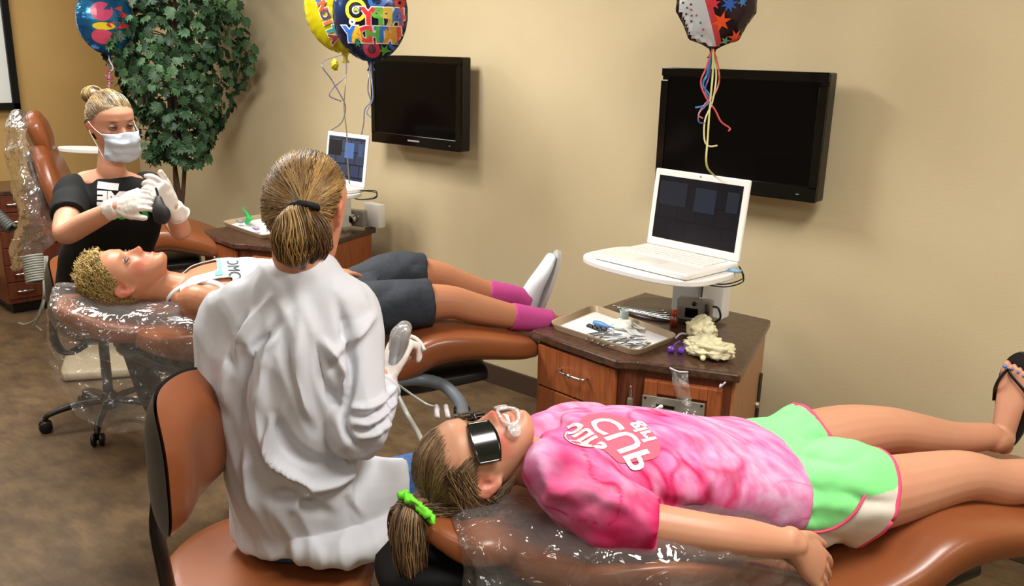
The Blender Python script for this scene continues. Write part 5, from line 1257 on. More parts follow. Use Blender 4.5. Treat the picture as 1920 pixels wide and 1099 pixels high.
# mask
mk = empty('face_mask', Hw.p(0, .1, .05), 'pale blue surgical mask over the woman\'s nose and mouth', 'face mask')
def mkf(a_, b_):
    x = (a_ - .5) * 2; th = x * 1.22; z = -.008 + b_ * .098 + .012 * (1 - abs(x)) * (b_ - .5) * 2 - (1 - b_) * .0; z = z + .004 * x * x
    prof = .102 + .016 * math.exp(-((b_ - .70) / .22) ** 2) - .03 * max(0, .25 - b_) * 2
    r = prof * math.cos(th * .78) + .012 * (1 - abs(x) ** 2) ; pl = .0018 * math.sin(b_ * 22) * (1 - x * x)
    return Hw.p(math.sin(th) * .074, max(.02, r - .002) + pl, z)
Va, Fa = grid(mkf, 28, 30); Va = Va + normals(Va, Fa) * (.0035 * fbm(Va * 40, 2) + .003 * vnoise(Va * [20, 20, 70]))[:, None]; mo = obj('mask_cloth', Va, Fa, mat('mask_blue', 'b9c6d4', .8, bump=(200, .2, .001)), mk); sl_ = mo.modifiers.new('t', 'SOLIDIFY'); sl_.thickness = .002
for sx in (-1, 1):
    for zz, ze in ((.082, .132), (.002, .098)):
        obj('ear_loop', *tube([mkf(0 if sx < 0 else 1, .95 if zz > .05 else .05), Hw.p(sx * .078, .022, (zz + ze) / 2), Hw.p(sx * .086, -.008, ze)], .0012, 6), m_white, mk)
# hair, pulled to a bun at the back of the crown
wc_ = ('5a4a34', 'b79c68', '2b221a'); tlw = np.array([.01, -.090, .205])
def keep_w(Pn):
    x, y, z = Pn.T; return (z > .125 + np.clip(y + .005, -.04, 1) * .80) & (z > .06) | ((y < -.03) & (z > .05))
hair_on(Hw, wt, tlw, keep_w, 5200, wc_, seed=12, rad=.0007, k=1.04, jitter=.004, capk=.995)
R_ = np.random.RandomState(31); LN = []; CC = []
for i in range(900):
    a0 = R_.rand() * 6.283; tl_ = (R_.rand() - .5) * 1.6; ax1 = nrm(np.array([math.sin(tl_) * .5, .9, math.cos(tl_) * .3])); e1 = nrm(np.cross(ax1, [0, 0, 1])); e2 = np.cross(ax1, e1); rr = .030 + .008 * R_.rand(); cen = tlw + np.array([.0, -.022, .004]) + ax1 * (R_.rand() - .5) * .030
    LN.append(Hw.w(np.array([cen + (e1 * math.cos(a0 + q) * rr + e2 * math.sin(a0 + q) * rr * .85) for q in np.linspace(0, 2.6, 10)]))); g = R_.rand(); CC.append(L3(wc_[0]) * (1 - g) + L3(wc_[1]) * g)
bn = obj('hair_bun', *blob('b', Hw.w(tlw + np.array([0, -.022, .004])), (.030, .030, .026), None, 2, .1), m_hair, wt, cols=np.repeat([L3('6d5638')], 18 * 35, 0)); strands('bun_strands', LN, .0010, CC, m_hair, bn)
# gloves
m_glove = mat('glove_white', 'd6cfc8', .5, sss=.05)
for wr, F_, N1, ts in ((wrL, FL_, NL_, 1), (wrR, FR_, NR_, 1)):
    P = hand(wr, F_, N1, ts, sc=.99, thumb=(.85, .5, -.2), rk=1.12, **HDL); P.append(loft([wr - F_ * .045, wr], [.034, .031], n=18, flat=True))
    V, F, N_ = voxel(P, .0035, 3); V = V + N_ * (.0015 * fbm(V * 60, 2))[:, None]; g = obj('glove', V, F, m_glove, wt)
    obj('glove_cuff', *loft([wr - F_ * .046 + (np.cross(F_, N1) * math.cos(q) + N1 * math.sin(q)) * .034 for q in np.linspace(0, 6.283, 30)], [.0028] * 30, n=8, per=1), m_glove, g)
bo = empty('black_pouch', PD(301, 393, 2.86), 'small black pouch hanging from the gloved hands of the masked woman', 'pouch')
obj('pouch_body', *voxel([loft([PD(297, 372, 2.86), PD(298, 388, 2.85), PD(303, 402, 2.85), PD(302, 414, 2.85)], [(.012, .010), (.022, .014), (.030, .016), (.024, .012)], side=rh, n=18)], .004, 2)[:2], mat('pouch_black', '08080a', .6), bo)
obj('pouch_cord', *tube([PD(292, 352, 2.86), PD(295, 362, 2.86), PD(297, 374, 2.86)], .004, 8), mat('pouch_black', '08080a', .6), bo)

# ------------------------------------------------------------------ person in the white coat, seen from behind
at_ = empty('person', PZ(560, 1000, .6), 'person in white lab coat with dark blond ponytail, seated with back to us', 'person')
Ya = nrm(vh * .93 + rh * .26 - ax_z * .26); Za = nrm(ax_z * .96 + vh * .26 + rh * .08)
ca_ = PD(577, 396, 1.95); Ha = Head(ca_, Ya, Za, 1.04); Ha.O = ca_ - Ha.w(np.array([0., .0, .115])) + Ha.O
P = Ha.parts()
P.append(loft([Ha.p(0, -.02, .07), Ha.p(0, -.03, .02), PD(573, 500, 1.97), PD(572, 530, 1.98)], [.055, .052, .055, .065], n=18))
P.append(loft([PD(570, 540, 1.99), PD(560, 620, 2.0), PD(555, 720, 2.02), PD(560, 820, 2.09), PD(575, 910, 2.16), PD(590, 970, 2.2)], [(.12, .06), (.13, .07), (.12, .07), (.115, .07), (.14, .09), (.15, .10)], side=nrm(rh), n=26))
aS, aE, aW, aH = PD(655, 590, 2.0), PD(672, 805, 2.0), PD(724, 706, 2.10), PD(744, 662, 2.12)
P.append(loft([aS, (aS + aE) / 2, aE, (aE + aW) / 2, aW], [.040, .036, .034, .032, .026], n=16))
lS, lE, lW = PD(430, 600, 2.0), PD(415, 790, 2.05), PD(520, 740, 2.35)
P.append(loft([lS, (lS + lE) / 2, lE, (lE + lW) / 2, lW], [.038, .036, .034, .032, .026], n=16))
FA = nrm(aH - aW); NA = nrm(-vh * .55 - rh * .5 - ax_z * .1)
P += hand(aW, FA, NA, -1, curls=[(.9, .9, .5), (1.0, 1.0, .5), (1.1, 1.0, .5), (1.2, 1.0, .5)], sc=.98, thumb=(.9, .3, -.35)); P += hand(lW, vh + rh * .5, ax_z, 1)
hpR, hpL = PD(640, 985, 2.18), PD(540, 985, 2.22); knR, knL = PD(775, 905, 2.30), PD(620, 860, 2.55)
BAs = body('body', P, .0055, at_, Ha, base='c98f6e', red='b84f3e', blush=.5, brow='4a3426')
Ha.eyes(at_, '5a4632')
# jeans
P = [loft([hpR, (hpR + knR) / 2, knR, knR * [1, 1, 0] + ax_z * .3, knR * [1, 1, 0] + ax_z * .1], [.088, .080, .066, .055, .05], n=20, flat=True),
     loft([hpL, (hpL + knL) / 2, knL, knL * [1, 1, 0] + ax_z * .3, knL * [1, 1, 0] + ax_z * .1], [.088, .080, .066, .055, .05], n=20, flat=True),
     loft([PD(590, 965, 2.2), PD(592, 1000, 2.22)], [(.17, .12), (.17, .13)], side=nrm(rh), n=24, flat=True)]
V, F, N_ = voxel(P, .008, 4); V = V + N_ * (.005 * fbm(V * 14, 2))[:, None]; obj('blue_jeans', V, F, mat('denim', '2b4f86', .85, var=('3d6499', 90), bump=(500, .4, .001)), at_)
for k_ in (knR, knL):
    fo_, to_ = foot(k_ * [1, 1, 0] + ax_z * .10, vh + rh * .3, ax_z, 1.0, 1.1); V, F, N_ = voxel(fo_, .008, 3); obj('shoe', V, F, m_black, at_)
# coat
P = [loft([PD(573, 480, 1.99), PD(571, 508, 1.985), PD(567, 548, 1.98), PD(556, 600, 1.99), PD(546, 670, 2.01), PD(540, 745, 2.05), PD(548, 820, 2.09), PD(560, 890, 2.13), PD(578, 945, 2.17), PD(588, 985, 2.19)],
          [(.060, .058), (.092, .075), (.155, .095), (.175, .118), (.175, .128), (.165, .13), (.155, .132), (.165, .135), (.185, .135), (.195, .14)], side=nrm(rh), n=44, flat=True, sup=2.2),
     loft([PD(630, 560, 1.99), aS, PD(665, 690, 1.99), PD(670, 780, 1.99), aE + A(0, 0, -.0)], [.060, .066, .064, .072, .070], n=24),
     loft([aE, (aE * .6 + aW * .4), aE * .18 + aW * .82], [.070, .064, .046], n=22, flat=True),
     loft([PD(470, 570, 1.99), lS, (lS + lE) / 2, lE], [.062, .066, .062, .058], n=24), loft([lE, (lE + lW) / 2, lE * .2 + lW * .8], [.058, .050, .042], n=20, flat=True),
     loft([PD(600, 925, 2.14), PD(660, 935, 2.16), PD(735, 925, 2.24)], [(.10, .115), (.10, .115), (.07, .10)], side=nrm(vh + rh), n=24, flat=True),
     loft([PD(590, 1000, 2.12), PD(660, 1010, 2.10), PD(730, 990, 2.14)], [(.10, .045), (.09, .045), (.05, .045)], side=nrm(vh), n=20)]
V, F, N_ = voxel(P, .006, 5)
n1 = fbm(V * [5, 5, 2.2] + 3, 2); rid = 1 - 2.2 * np.abs(vnoise(V @ np.array([[12, 2, .6], [2, 12, .6], [2.5, 2.5, 2.6]]) + n1[:, None] * .7)); rid2 = 1 - 2 * np.abs(vnoise(V @ np.array([[24, 3, 2], [3, 24, 2], [5, 5, 5.]]) + 9))
V = V + N_ * (.007 * n1 + .007 * rid + .005 * rid2)[:, None]; N_ = normals(V, F)
_fo = folds
def folds(V, N, lines, view): return _fo(V, N, [(p, w_ * .8, a_ * 1.8) for p, w_, a_ in lines], view)
def c_(px, py, d=1.86): return PD(px, py, d)
V = folds(V, N_, [([c_(505, 560), c_(440, 640), c_(405, 720), c_(400, 780)], .014, .012), ([c_(530, 600), c_(470, 660), c_(430, 760), c_(440, 840)], .013, -.013), ([c_(540, 580), c_(490, 680), c_(470, 800), c_(480, 900)], .013, .012),
                  ([c_(455, 590), c_(430, 650), c_(420, 700)], .009, -.012), ([c_(560, 600), c_(555, 720), c_(570, 800)], .014, .010), ([c_(590, 640), c_(600, 720), c_(625, 780)], .014, -.012),
                  ([c_(500, 790), c_(520, 850), c_(570, 890), c_(620, 890)], .018, -.020), ([c_(495, 790), c_(490, 870), c_(560, 930), c_(620, 920)], .010, .016),
                  ([c_(625, 560), c_(640, 640), c_(610, 700)], .012, -.010), ([c_(690, 590), c_(640, 650), c_(620, 670)], .012, .014), ([c_(600, 640), c_(630, 690), c_(640, 760)], .010, .014),
                  ([c_(735, 730), c_(690, 770), c_(640, 770)], .008, .010), ([c_(738, 760), c_(690, 800), c_(650, 800)], .008, .010), ([c_(735, 790), c_(700, 820), c_(655, 830)], .008, .009), ([c_(730, 745), c_(690, 785), c_(640, 785)], .006, -.009), ([c_(730, 775), c_(690, 812), c_(650, 815)], .006, -.009),
                  ([c_(435, 850), c_(432, 930), c_(440, 1000)], .016, .012), ([c_(520, 985), c_(560, 940), c_(610, 930), c_(640, 880)], .012, .014), ([c_(470, 960), c_(520, 960), c_(590, 1000)], .02, -.012), ([c_(630, 900), c_(625, 960), c_(650, 1010)], .008, .008),
                  ([c_(640, 600), c_(650, 700), c_(635, 800), c_(660, 850)], .008, -.020)], nrm(Dv)); V = lap(V, F, 1)
coat = obj('lab_coat', V, F, mat('coat_white', 'cbced6', .6, spec=.3, bump=(300, .15, .001)), at_); CT = (V, F)
obj('coat_collar', *loft([PD(572, 505, 1.99) + (rh * math.cos(q) * .072 + vh * math.sin(q) * .066) + ax_z * (.008 * math.sin(q)) for q in np.linspace(0, 6.283, 40)], [(.008, .020)] * 40, side=ax_n, n=10, per=1), mat('coat_white', 'cbced6', .6), coat) if False else None
# coat back seam and cuff
obj('cuff', *loft([aW * .82 + aE * .18 + (nrm(np.cross(nrm(aW - aE), ax_z)) * math.cos(q) + nrm(np.cross(nrm(aW - aE), nrm(np.cross(nrm(aW - aE), ax_z)))) * math.sin(q)) * .043 for q in np.linspace(0, 6.283, 30)], [.006] * 30, n=10, per=1), mat('coat_white', 'cbced6', .6), coat)
# glove + curing light
P = hand(aW, FA, NA, -1, curls=[(.9, .9, .5), (1.0, 1.0, .5), (1.1, 1.0, .5), (1.2, 1.0, .5)], sc=1.02, thumb=(.9, .3, -.35), rk=1.12); P.append(loft([aW - FA * .05, aW], [.037, .033], n=18, flat=True))
V, F, N_ = voxel(P, .004, 3); V = V + N_ * (.0016 * fbm(V * 50, 2))[:, None]; obj('glove', V, F, m_glove, at_)
hp_ = empty('curing_light', PD(750, 640, 2.16), 'silver and white dental handpiece with a curved tip in the gloved hand', 'dental tool')
obj('barrel', *loft([PD(737, 690, 2.10), PD(744, 665, 2.09), PD(750, 640, 2.08), PD(757, 622, 2.07)], [.014, .018, .022, .018], n=20), mat('handpiece_silver', 'b9bec0', .25, metal=.6), hp_)
obj('tip', *tube([PD(755, 628, 2.15), PD(775, 632, 2.14), PD(788, 642, 2.13), PD(796, 657, 2.12)], .0045, 10), mat('tip_white', 'dad6d0', .3), hp_)
obj('sleeve', *loft([PD(744, 650, 2.075), PD(750, 630, 2.07), PD(758, 616, 2.065)], [.020, .024, .019], n=16), film('sleeve_film', 'ffffff', .15, .1, (80, .6, .004)), hp_)
# hair
ac = ('7a5c36', 'c09b62', '46331f'); tla = Ha.l(PD(568, 388, 1.80)); 
def keep_a(Pn):
    x, y, z = Pn.T; return ((z > .168 + np.clip(y, 0, 1) * .4) & (y > 0)) | ((y <= 0) & (z > .03 + np.clip(y + .06, 0, 1) * 2.0))
hair_on(Ha, at_, tla, keep_a, 6500, ac, seed=21, rad=.0007, k=1.08, jitter=.006, capk=1.0)
tail(Ha, at_, [PD(565, 392, 1.80), PD(556, 415, 1.775), PD(550, 445, 1.775), PD(555, 475, 1.79), PD(566, 498, 1.81)], [.018, .036, .044, .036, .012], 1500, ac, seed=22, wave=.006)
tail(Ha, at_, [PD(572, 390, 1.80), PD(595, 425, 1.79), PD(600, 460, 1.80), PD(585, 490, 1.82)], [.014, .024, .022, .008], 500, ('5a4028', '8a6a44', '3a2a1a'), seed=23, wave=.006)
ht = empty('hair_elastic', PD(572, 388, 1.79), 'black elastic around the ponytail of the person in the white coat', 'hair tie')
V, F = loft([PD(570, 388, 1.785) + (rh * math.cos(q) * .026 + (ax_z * .55 - vh * .8) * math.sin(q) * .016) for q in np.linspace(0, 6.283, 40)], [.007] * 40, n=12, per=1, flat=True); V = V + normals(V, F) * (.003 * vnoise(V * 160))[:, None]; obj('band', V, F, mat('elastic_black', '0b0a0c', .8), ht)

# ================================================================== TREE
tr = empty('artificial_tree', (-5.42, 2.85, 0), 'dense leafy green artificial tree in the corner behind the masked woman', 'tree')
m_bark = mat('bark', '4a3626', .8, bump=(40, .5, .01))
tc_ = PY(327, 95, 2.82); tx, ty = tc_[0], tc_[1]; tr.location = (tx, ty, 0)
obj('pot', *lathe([(.13, 0), (.14, .01), (.18, .30), (.185, .32), (.165, .32), (.16, .28), (0, .27)], (tx, ty, 0)), mat('pot_brown', '4b2f20', .5), tr)
R_ = np.random.RandomState(41)
for k in range(3):
    P = [A(tx + .02 * k - .02, ty + .02 * (k % 2), .27)] + [A(tx - .03 + .03 * math.sin(k * 2 + z * 3) + .02 * (k - 1), ty + .03 * math.cos(k + z * 3), z) for z in (.6, .95, 1.3, 1.7, 2.05)]
    obj('trunk', *tube(P, .013, 8), m_bark, tr)
br = []
for k in range(46):
    z0 = 1.0 + 1.2 * R_.rand(); q = R_.rand() * 6.28; L_ = .14 + .10 * R_.rand(); d = A(math.cos(q), math.sin(q), .35 + .3 * R_.rand()); p = A(tx, ty, z0); br.append(tube([p, p + d * L_ * .5, p + d * L_ + A(0, 0, -.03)], .0035, 5, 3))
tag(obj('branches', *join(br), m_bark, tr), kind='stuff')
out = []
for k in range(-3, 4):
    a_ = k * .62; r_ = 1.0 - .10 * abs(k); out.append((a_, r_))
pts = [(0, -.45, 0)]
for i, (a_, r_) in enumerate(out):
    if i: am = (a_ + out[i - 1][0]) / 2; pts.append((math.sin(am) * .62, math.cos(am) * .62, .04))
    pts.append((math.sin(a_ - .10) * r_ * .82, math.cos(a_ - .10) * r_ * .82, -.03)); pts.append((math.sin(a_) * r_, math.cos(a_) * r_, -.12)); pts.append((math.sin(a_ + .10) * r_ * .82, math.cos(a_ + .10) * r_ * .82, -.03))
LV = np.array([(0, 0, .07)] + pts); LF = [(0, i, i + 1) for i in range(1, len(pts))] + [(0, len(pts), 1)]
leafm = []
for k, (c, v) in enumerate((('27492a', '35593a'), ('335a33', '4b7648'), ('1c3822', '2b4a30'), ('46704a', '6a9068'))):
    me = bpy.data.meshes.new('leaf'); me.from_pydata((LV * .047).tolist(), [], LF); me.update(); me.materials.append(mat('leaf_green_%d' % k, c, .5, spec=.5, var=(v, 20))); me.polygons.foreach_set('use_smooth', [True] * len(me.polygons)); leafm.append(me)
SV = []; SF = []; nb_ = 0; cand = []
for k in range(1700):
    u = nrm(R_.normal(size=3)); z = 1.0 + 1.28 * R_.rand() ** .9
    q = R_.rand() * 6.283; zz = (z - 1.0) / 1.28; rad_ = (.17 + .22 * min(1, zz * 2.2)) * (1 - .25 * max(0, zz - .8) / .2) * (.55 + .5 * R_.rand() ** .5) * (1 + .22 * math.sin(q * 3 + z * 7))
    p = A(tx + math.cos(q) * rad_, ty + math.sin(q) * rad_ * .95, z)
    if p[1] > YB - .03 or p[0] < XL + .03: continue
    cand.append((p, q, rad_))
cand.sort(key=lambda c: (np.array(c[0]) - CAM).dot(Dv) - c[2] * .3)
for k, (p, q, rad_) in enumerate(cand):
    d = nrm(A(math.cos(q), math.sin(q), -.15 + .8 * R_.rand()) + R_.normal(size=3) * .5); y = nrm(A(math.cos(q) * .5, math.sin(q) * .5, -.9) + R_.normal(size=3) * .55); y = nrm(y - d * y.dot(d)); x = np.cross(y, d); s_ = .75 + .5 * R_.rand()
    if k < 300:
        o = bpy.data.objects.new('leaf', leafm[k % 4]); COL.objects.link(o); o.parent = tr
        q0 = p - np.array(tr.location); o.matrix_local = Matrix(((x[0] * s_, y[0] * s_, d[0] * s_, q0[0]), (x[1] * s_, y[1] * s_, d[1] * s_, q0[1]), (x[2] * s_, y[2] * s_, d[2] * s_, q0[2]), (0, 0, 0, 1)))
    else:
        W = LV * .047 * s_; SV.append(p + W[:, 0:1] * x + W[:, 1:2] * y + W[:, 2:3] * d); SF += [tuple(i + nb_ for i in f) for f in LF]; nb_ += len(LV)
tag(obj('foliage', np.vstack(SV), SF, mat('leaf_green_0', None), tr), kind='stuff')

# ================================================================== BALLOONS
def foil(name, col, rough=.22, metal=.75, var=None):
    m = mat(name, col, rough, metal=metal, var=var, coat=.3, bump=(18, .25, .01)); return m
def balloon(c, R_, N_, label, m, lobes=0, up=None, thick=.42, xs=1.0):
    N_ = nrm(N_); U_ = nrm((ax_z if up is None else up) - N_ * (ax_z if up is None else up).dot(N_)); X_ = np.cross(U_, N_); t = empty('foil_balloon', c - U_ * R_, label, 'balloon')
    nr, na = 22, 96; V = []; 
    for side in (1, -1):
        for i in range(nr):
            r = 1 - ((nr - 1 - i) / (nr - 1)) ** 1.6 if 0 else i / (nr - 1)
            for j in range(na):
                a_ = j * 2 * math.pi / na; rr = r * (1 - (.07 * abs(math.cos(lobes * a_)) if lobes else 0) * r ** 3); th = thick * R_ * (max(0, 1 - r * r)) ** .62
                th += .016 * R_ * math.cos(a_ * 30) * (r ** 8) + .03 * R_ * vnoise(np.array([[math.cos(a_) * 3, math.sin(a_) * 3, r * 2 + side]]))[0] * r * (1 - r)
                tail = 0
                V.append(np.array(c) + X_ * math.cos(a_) * rr * R_ * xs + U_ * math.sin(a_) * rr * R_ + N_ * side * th)
    F = []
    for s in range(2):
        b = s * nr * na
        for i in range(nr - 1):
            for j in range(na):
                q = (b + i * na + j, b + i * na + (j + 1) % na, b + (i + 1) * na + (j + 1) % na, b + (i + 1) * na + j); F.append(q if s == 0 else tuple(reversed(q)))
    for j in range(na): F.append(((nr - 1) * na + j, (nr - 1) * na + (j + 1) % na, (2 * nr - 1) * na + (j + 1) % na, (2 * nr - 1) * na + j))
    V = np.array(V); o = obj('foil_body', V, F, m, t)
    bt = np.array(c) - U_ * R_ * (1.0 if not lobes else .93)
    nk = obj('neck', *loft([bt + U_ * .03, bt - U_ * .015, bt - U_ * .035], [(.03, .008), (.010, .005), (.018, .003)], side=X_, n=12), m, t)
    return t, o, (V, F), X_, U_, N_, bt
def text_arc(s, size, cols, org, X_, U_, N_, tg, par, mir=True, gap=.62, rot=0, arc=0):
    n = len(s)
    for i, ch in enumerate(s):
        if ch == ' ': continue
        x = (i - (n - 1) / 2) * size * gap * (-1 if mir else 1); y = -abs(x) ** 2 * arc; p = org + X_ * (x * math.cos(rot) - y * math.sin(rot)) + U_ * (x * math.sin(rot) + y * math.cos(rot))
        for th, off, mm in ((size * .10, .0035, mat('print_outline', 'e9e6df', .4)), (size * .05, .0065, mat('ink_' + cols[i % len(cols)], cols[i % len(cols)], .3))):
            decal('letter', text_mesh(ch, size, th, mir), p, X_, U_, tg, mm, par, off, size * .3, rot)
# face-on directions
tc0 = nrm(CAM - PD(690, 30, 3.5)); tc0[2] = 0; tc0 = nrm(tc0)
# yellow balloon (behind) and birthday balloon (in front)
yb, yo, yT, yX, yU, yN, ybt = balloon(PD(645, 8, 3.68), .200, tc0 * .9 - rh * .22, 'bright yellow round foil balloon partly behind the multicoloured one', foil('foil_yellow', 'd8d21a', .25, .45, ('b9ae10', 8)), thick=.36, xs=.86)
text_arc('SNOITA', .055, ['2a5a9c', 'd8502a', '4a3a4a', 'd86a2a', '2f8a8a', '8a3a3a'], PD(606, 34, 3.60), yX, yU, yN, yT, yo, mir=False, gap=.60, rot=-1.25, arc=0)
hb_, ho, hT, hX, hU, hN, hbt = balloon(PD(694, 24, 3.50), .188, tc0 * .93 - rh * .18, 'multicoloured birthday foil balloon with mirrored lettering, in front of the yellow one', foil('foil_dark_print', '1b1a2c', .2, .6, ('243c6a', 9)), thick=.38, xs=.80)
RB = ['d8303a', '5fae3c', 'd8a92a', '2f6fb8', 'd8506a']
c0_ = PD(722, 32, 3.40); text_arc('HAPPY', .085, ['d85a6a', '2f6fb8', 'd8b23a', '5fae3c', 'd8303a'], c0_, hX, hU, hN, hT, ho, gap=.42)
c0_ = PD(702, 66, 3.40); text_arc('BIRTHDAY', .080, ['8a2f2a', 'd8503a', 'd89a2a', '2f6fb8', '4f9e3c', 'd8303a', 'd8b02a', '2f6fd0'], c0_, hX, hU, hN, hT, ho, gap=.40)
def disc(org, r0, r1, col, off, sq=1, tgt=None, par=None, ax=None):
    X1, U1 = ax or (hX, hU); decal('print_ring', ring_bm(r0, r1, 30, sq), org, X1, U1, tgt or hT, mat('ink_' + col, col, .3), par or ho, off, .02)
for px, py, r0, r1, col in ((664, 18, .030, .044, 'e0c42a'), (664, 18, .0, .026, '1c1a22'), (664, 18, .010, .016, 'b8d8d0'), (664, 18, .0, .008, 'd8c83a'), (705, -2, .020, .036, '2f62b0'), (688, 92, .016, .034, 'b83048'), (688, 92, .0, .014, '5a1a34'), (655, 40, .004, .014, 'd8d8e0'), (745, 4, .006, .020, 'c8403a'), (730, 84, .006, .02, '2f62b0')):
    disc(PD(px, py, 3.40), max(r0, .0005), r1, col, .0030)
for px, py, r, col in ((712, 95, .026, '4f9e3c'), (662, 80, .018, '2f8a5a')):
    decal('print_star', poly_bm(star(6, r, r * .4)), PD(px, py, 3.40), hX, hU, hT, mat('ink_' + col, col, .3), ho, .003, .02)
# starry balloon over the near television
tb0 = nrm(CAM - PD(1345, 0, 2.95)); tb0[2] = 0; tb0 = nrm(tb0)
rb_, ro, rT, rX, rU, rN, rbt = balloon(PD(1345, -12, 2.95), .186, tb0 * .96 + rh * .1, 'dark foil balloon with coloured stars and a white dotted corner above the near television', foil('foil_black', '15131a', .18, .6, ('3a2434', 5)), lobes=5, thick=.35, xs=.76)
bm_ = poly_bm([(-.17, .12), (-.04, .12), (-.02, .02), (.035, -.13), (-.03, -.13), (-.15, -.05)]); decal('print_patch', bm_, PD(1335, 8, 2.85) , rX, rU, rT, mat('ink_patch', 'c9cfd4', .25, metal=.3), ro, .0025, .012)
bm_ = poly_bm([(-.04, .12), (-.022, .12), (.0, .02), (.055, -.13), (.035, -.13), (-.02, .02)]); decal('print_band', bm_, PD(1335, 8, 2.85), rX, rU, rT, mat('ink_band', 'b83a40', .3), ro, .003, .012)
for px, py, r, col, n in ((1357, 39, .034, 'e0501c', 6), (1388, 70, .030, 'd04a28', 7), (1341, 5, .024, 'c82c3c', 6), (1371, 6, .030, '2458b0', 8), (1368, 77, .018, '6a9a78', 6), (1396, 2, .018, '3a78b0', 6)):
    decal('print_star', poly_bm(star(n, r, r * .42, .3)), PD(px, py, 2.85), rX, rU, rT, mat('ink_' + col, col, .3), ro, .004, .012)
for k, (px, py) in enumerate(((1284, 2), (1292, 12), (1300, 16), (1291, 24), (1301, 27), (1310, 27), (1301, 38), (1318, 41), (1324, 54), (1299, 6), (1322, 66))):
    decal('print_dot', poly_bm([(-.003, -.003), (.003, -.003), (.003, .003), (-.003, .003)]), PD(px, py, 2.85), rX, rU, rT, mat('ink_d%d' % (k % 3), ('20242c', '2f6a6a', 'b83a50')[k % 3], .3), ro, .0045, .01)
# blue balloon at far left
bb_, bo_, bT, bX, bU, bN, bbt = balloon(PD(199, 38, 4.9), .185, nrm(tc0 * .50 + rh * .87), 'blue foil balloon with red and yellow print, left of the tree', foil('foil_blue', '2f8ac0', .2, .7, ('1f5fa0', 7)), thick=.55)
for px, py, r, col, sq in ((184, 48, .05, 'd8c822', .4), (205, 46, .045, 'c03a3a', .4), (182, 20, .05, 'c0406a', 1), (180, 68, .05, 'c84868', .8), (212, 20, .03, 'c03a3a', 1)):
    decal('print_patch', poly_bm([(r * math.cos(q), r * sq * math.sin(q)) for q in np.linspace(0, 6.283, 20)[:-1]]), PD(px, py, 4.7), nrm(np.cross(ax_z, tc0)), ax_z, bT, mat('ink_' + col, col, .3), bo_, .005, .03)
# ribbons
def ribbon(pts, col, label, w_=.003, cat='ribbon', grp=None):
    o = obj('curling_ribbon', *loft(pts, [(w_, .0008)] * len(pts), side=rh, n=6, per=6), mat('ribbon_' + col, col, .3), None); tag(o, label, cat, grp); return o
def curl(p0, p1, n, r, tw=3.0):
    P = []; d = p1 - p0; e1 = rh; e2 = vh
    for k in range(n):
        q = k / (n - 1); P.append(p0 + d * q + (e1 * math.cos(q * tw * 6.28) + e2 * math.sin(q * tw * 6.28)) * r * math.sin(q * math.pi) ** .5)
    return P
D3 = 2.93
lt_ = PZ(1325, 362, ZP_ + .27)
ribbon([rbt, PD(1337, 130, D3), PD(1331, 200, D3), PD(1327, 260, D3), PD(1325, 310, D3), (HL * .35 + HR * .65) + A(0, .035, .285)], 'b7b467', 'pale yellow ribbon running straight down from the dark balloon behind the near laptop', .0035)
ribbon([rbt, PD(1343, 140, D3), PD(1336, 190, D3), PD(1322, 225, D3), PD(1321, 262, D3), PD(1330, 274, D3), PD(1345, 273, D3)], 'c9c188', 'pale cream ribbon hooked at its end below the dark balloon')
ribbon([rbt, PD(1325, 125, D3), PD(1314, 155, D3), PD(1325, 185, D3), PD(1340, 205, D3), PD(1352, 228, D3), PD(1368, 240, D3), PD(1366, 246, D3)], 'c04448', 'red curling ribbon ending lowest right below the dark balloon')
ribbon([rbt, PD(1347, 128, D3), PD(1348, 155, D3), PD(1338, 180, D3), PD(1322, 195, D3), PD(1310, 215, D3), PD(1318, 222, D3)], 'b0503c', 'rust red ribbon looping left below the dark balloon')
ribbon([rbt, PD(1327, 135, D3), PD(1318, 160, D3), PD(1331, 180, D3), PD(1325, 196, D3), PD(1304, 202, D3)], '2a6aa8', 'bright blue ribbon curling left below the dark balloon', .004)
ribbon([rbt, PD(1330, 140, D3), PD(1322, 170, D3), PD(1330, 190, D3), PD(1312, 210, D3), PD(1310, 228, D3), PD(1322, 232, D3)], '4a3a7a', 'purple ribbon curled behind the red one below the dark balloon')
ribbon([ybt, PD(648, 150, 3.6), PD(645, 200, 3.6), PD(650, 250, 3.6), PD(652, 300, 3.6), PD(655, 345, 3.6)], '6a6450', 'thin dull ribbon hanging straight down from the yellow balloon', .0025)
ribbon([ybt, PD(604, 118, 3.6), PD(622, 150, 3.6), PD(642, 185, 3.6), PD(648, 205, 3.6), PD(640, 230, 3.6), PD(622, 243, 3.6)], '4a4a5a', 'dark curling ribbon crossing below the yellow balloon', .0025)
ribbon([ybt, PD(648, 140, 3.62), PD(625, 165, 3.62), PD(618, 180, 3.62), PD(640, 190, 3.62)], '5a4a60', 'short dark ribbon kinked left below the yellow balloon', .0025)
ribbon([hbt, PD(692, 140, 3.45), PD(690, 170, 3.45), PD(695, 190, 3.45), PD(684, 205, 3.45), PD(682, 230, 3.45), PD(678, 252, 3.45)], '5a5a6c', 'thin grey ribbon hanging from the multicoloured birthday balloon', .0025)
ribbon([hbt, PD(697, 150, 3.45), PD(699, 185, 3.45), PD(688, 210, 3.45), PD(696, 220, 3.45)], '6a7a94', 'short blue-grey ribbon curled below the birthday balloon', .0025)
o = obj('balloon_weight', *blob('w', PD(628, 122, 3.6), (.016, .012, .02), None, 3, .3), foil('foil_yellow', None)); tag(o, 'small yellow foil tail knot hanging under the yellow balloon', 'balloon tail')
ribbon([bbt, PD(205, 112, 4.85), PD(212, 128, 4.85), PD(205, 140, 4.85), PD(206, 175, 4.85), PD(206, 200, 4.85)], 'c8a8b8', 'pale pink ribbon below the blue balloon', .004)
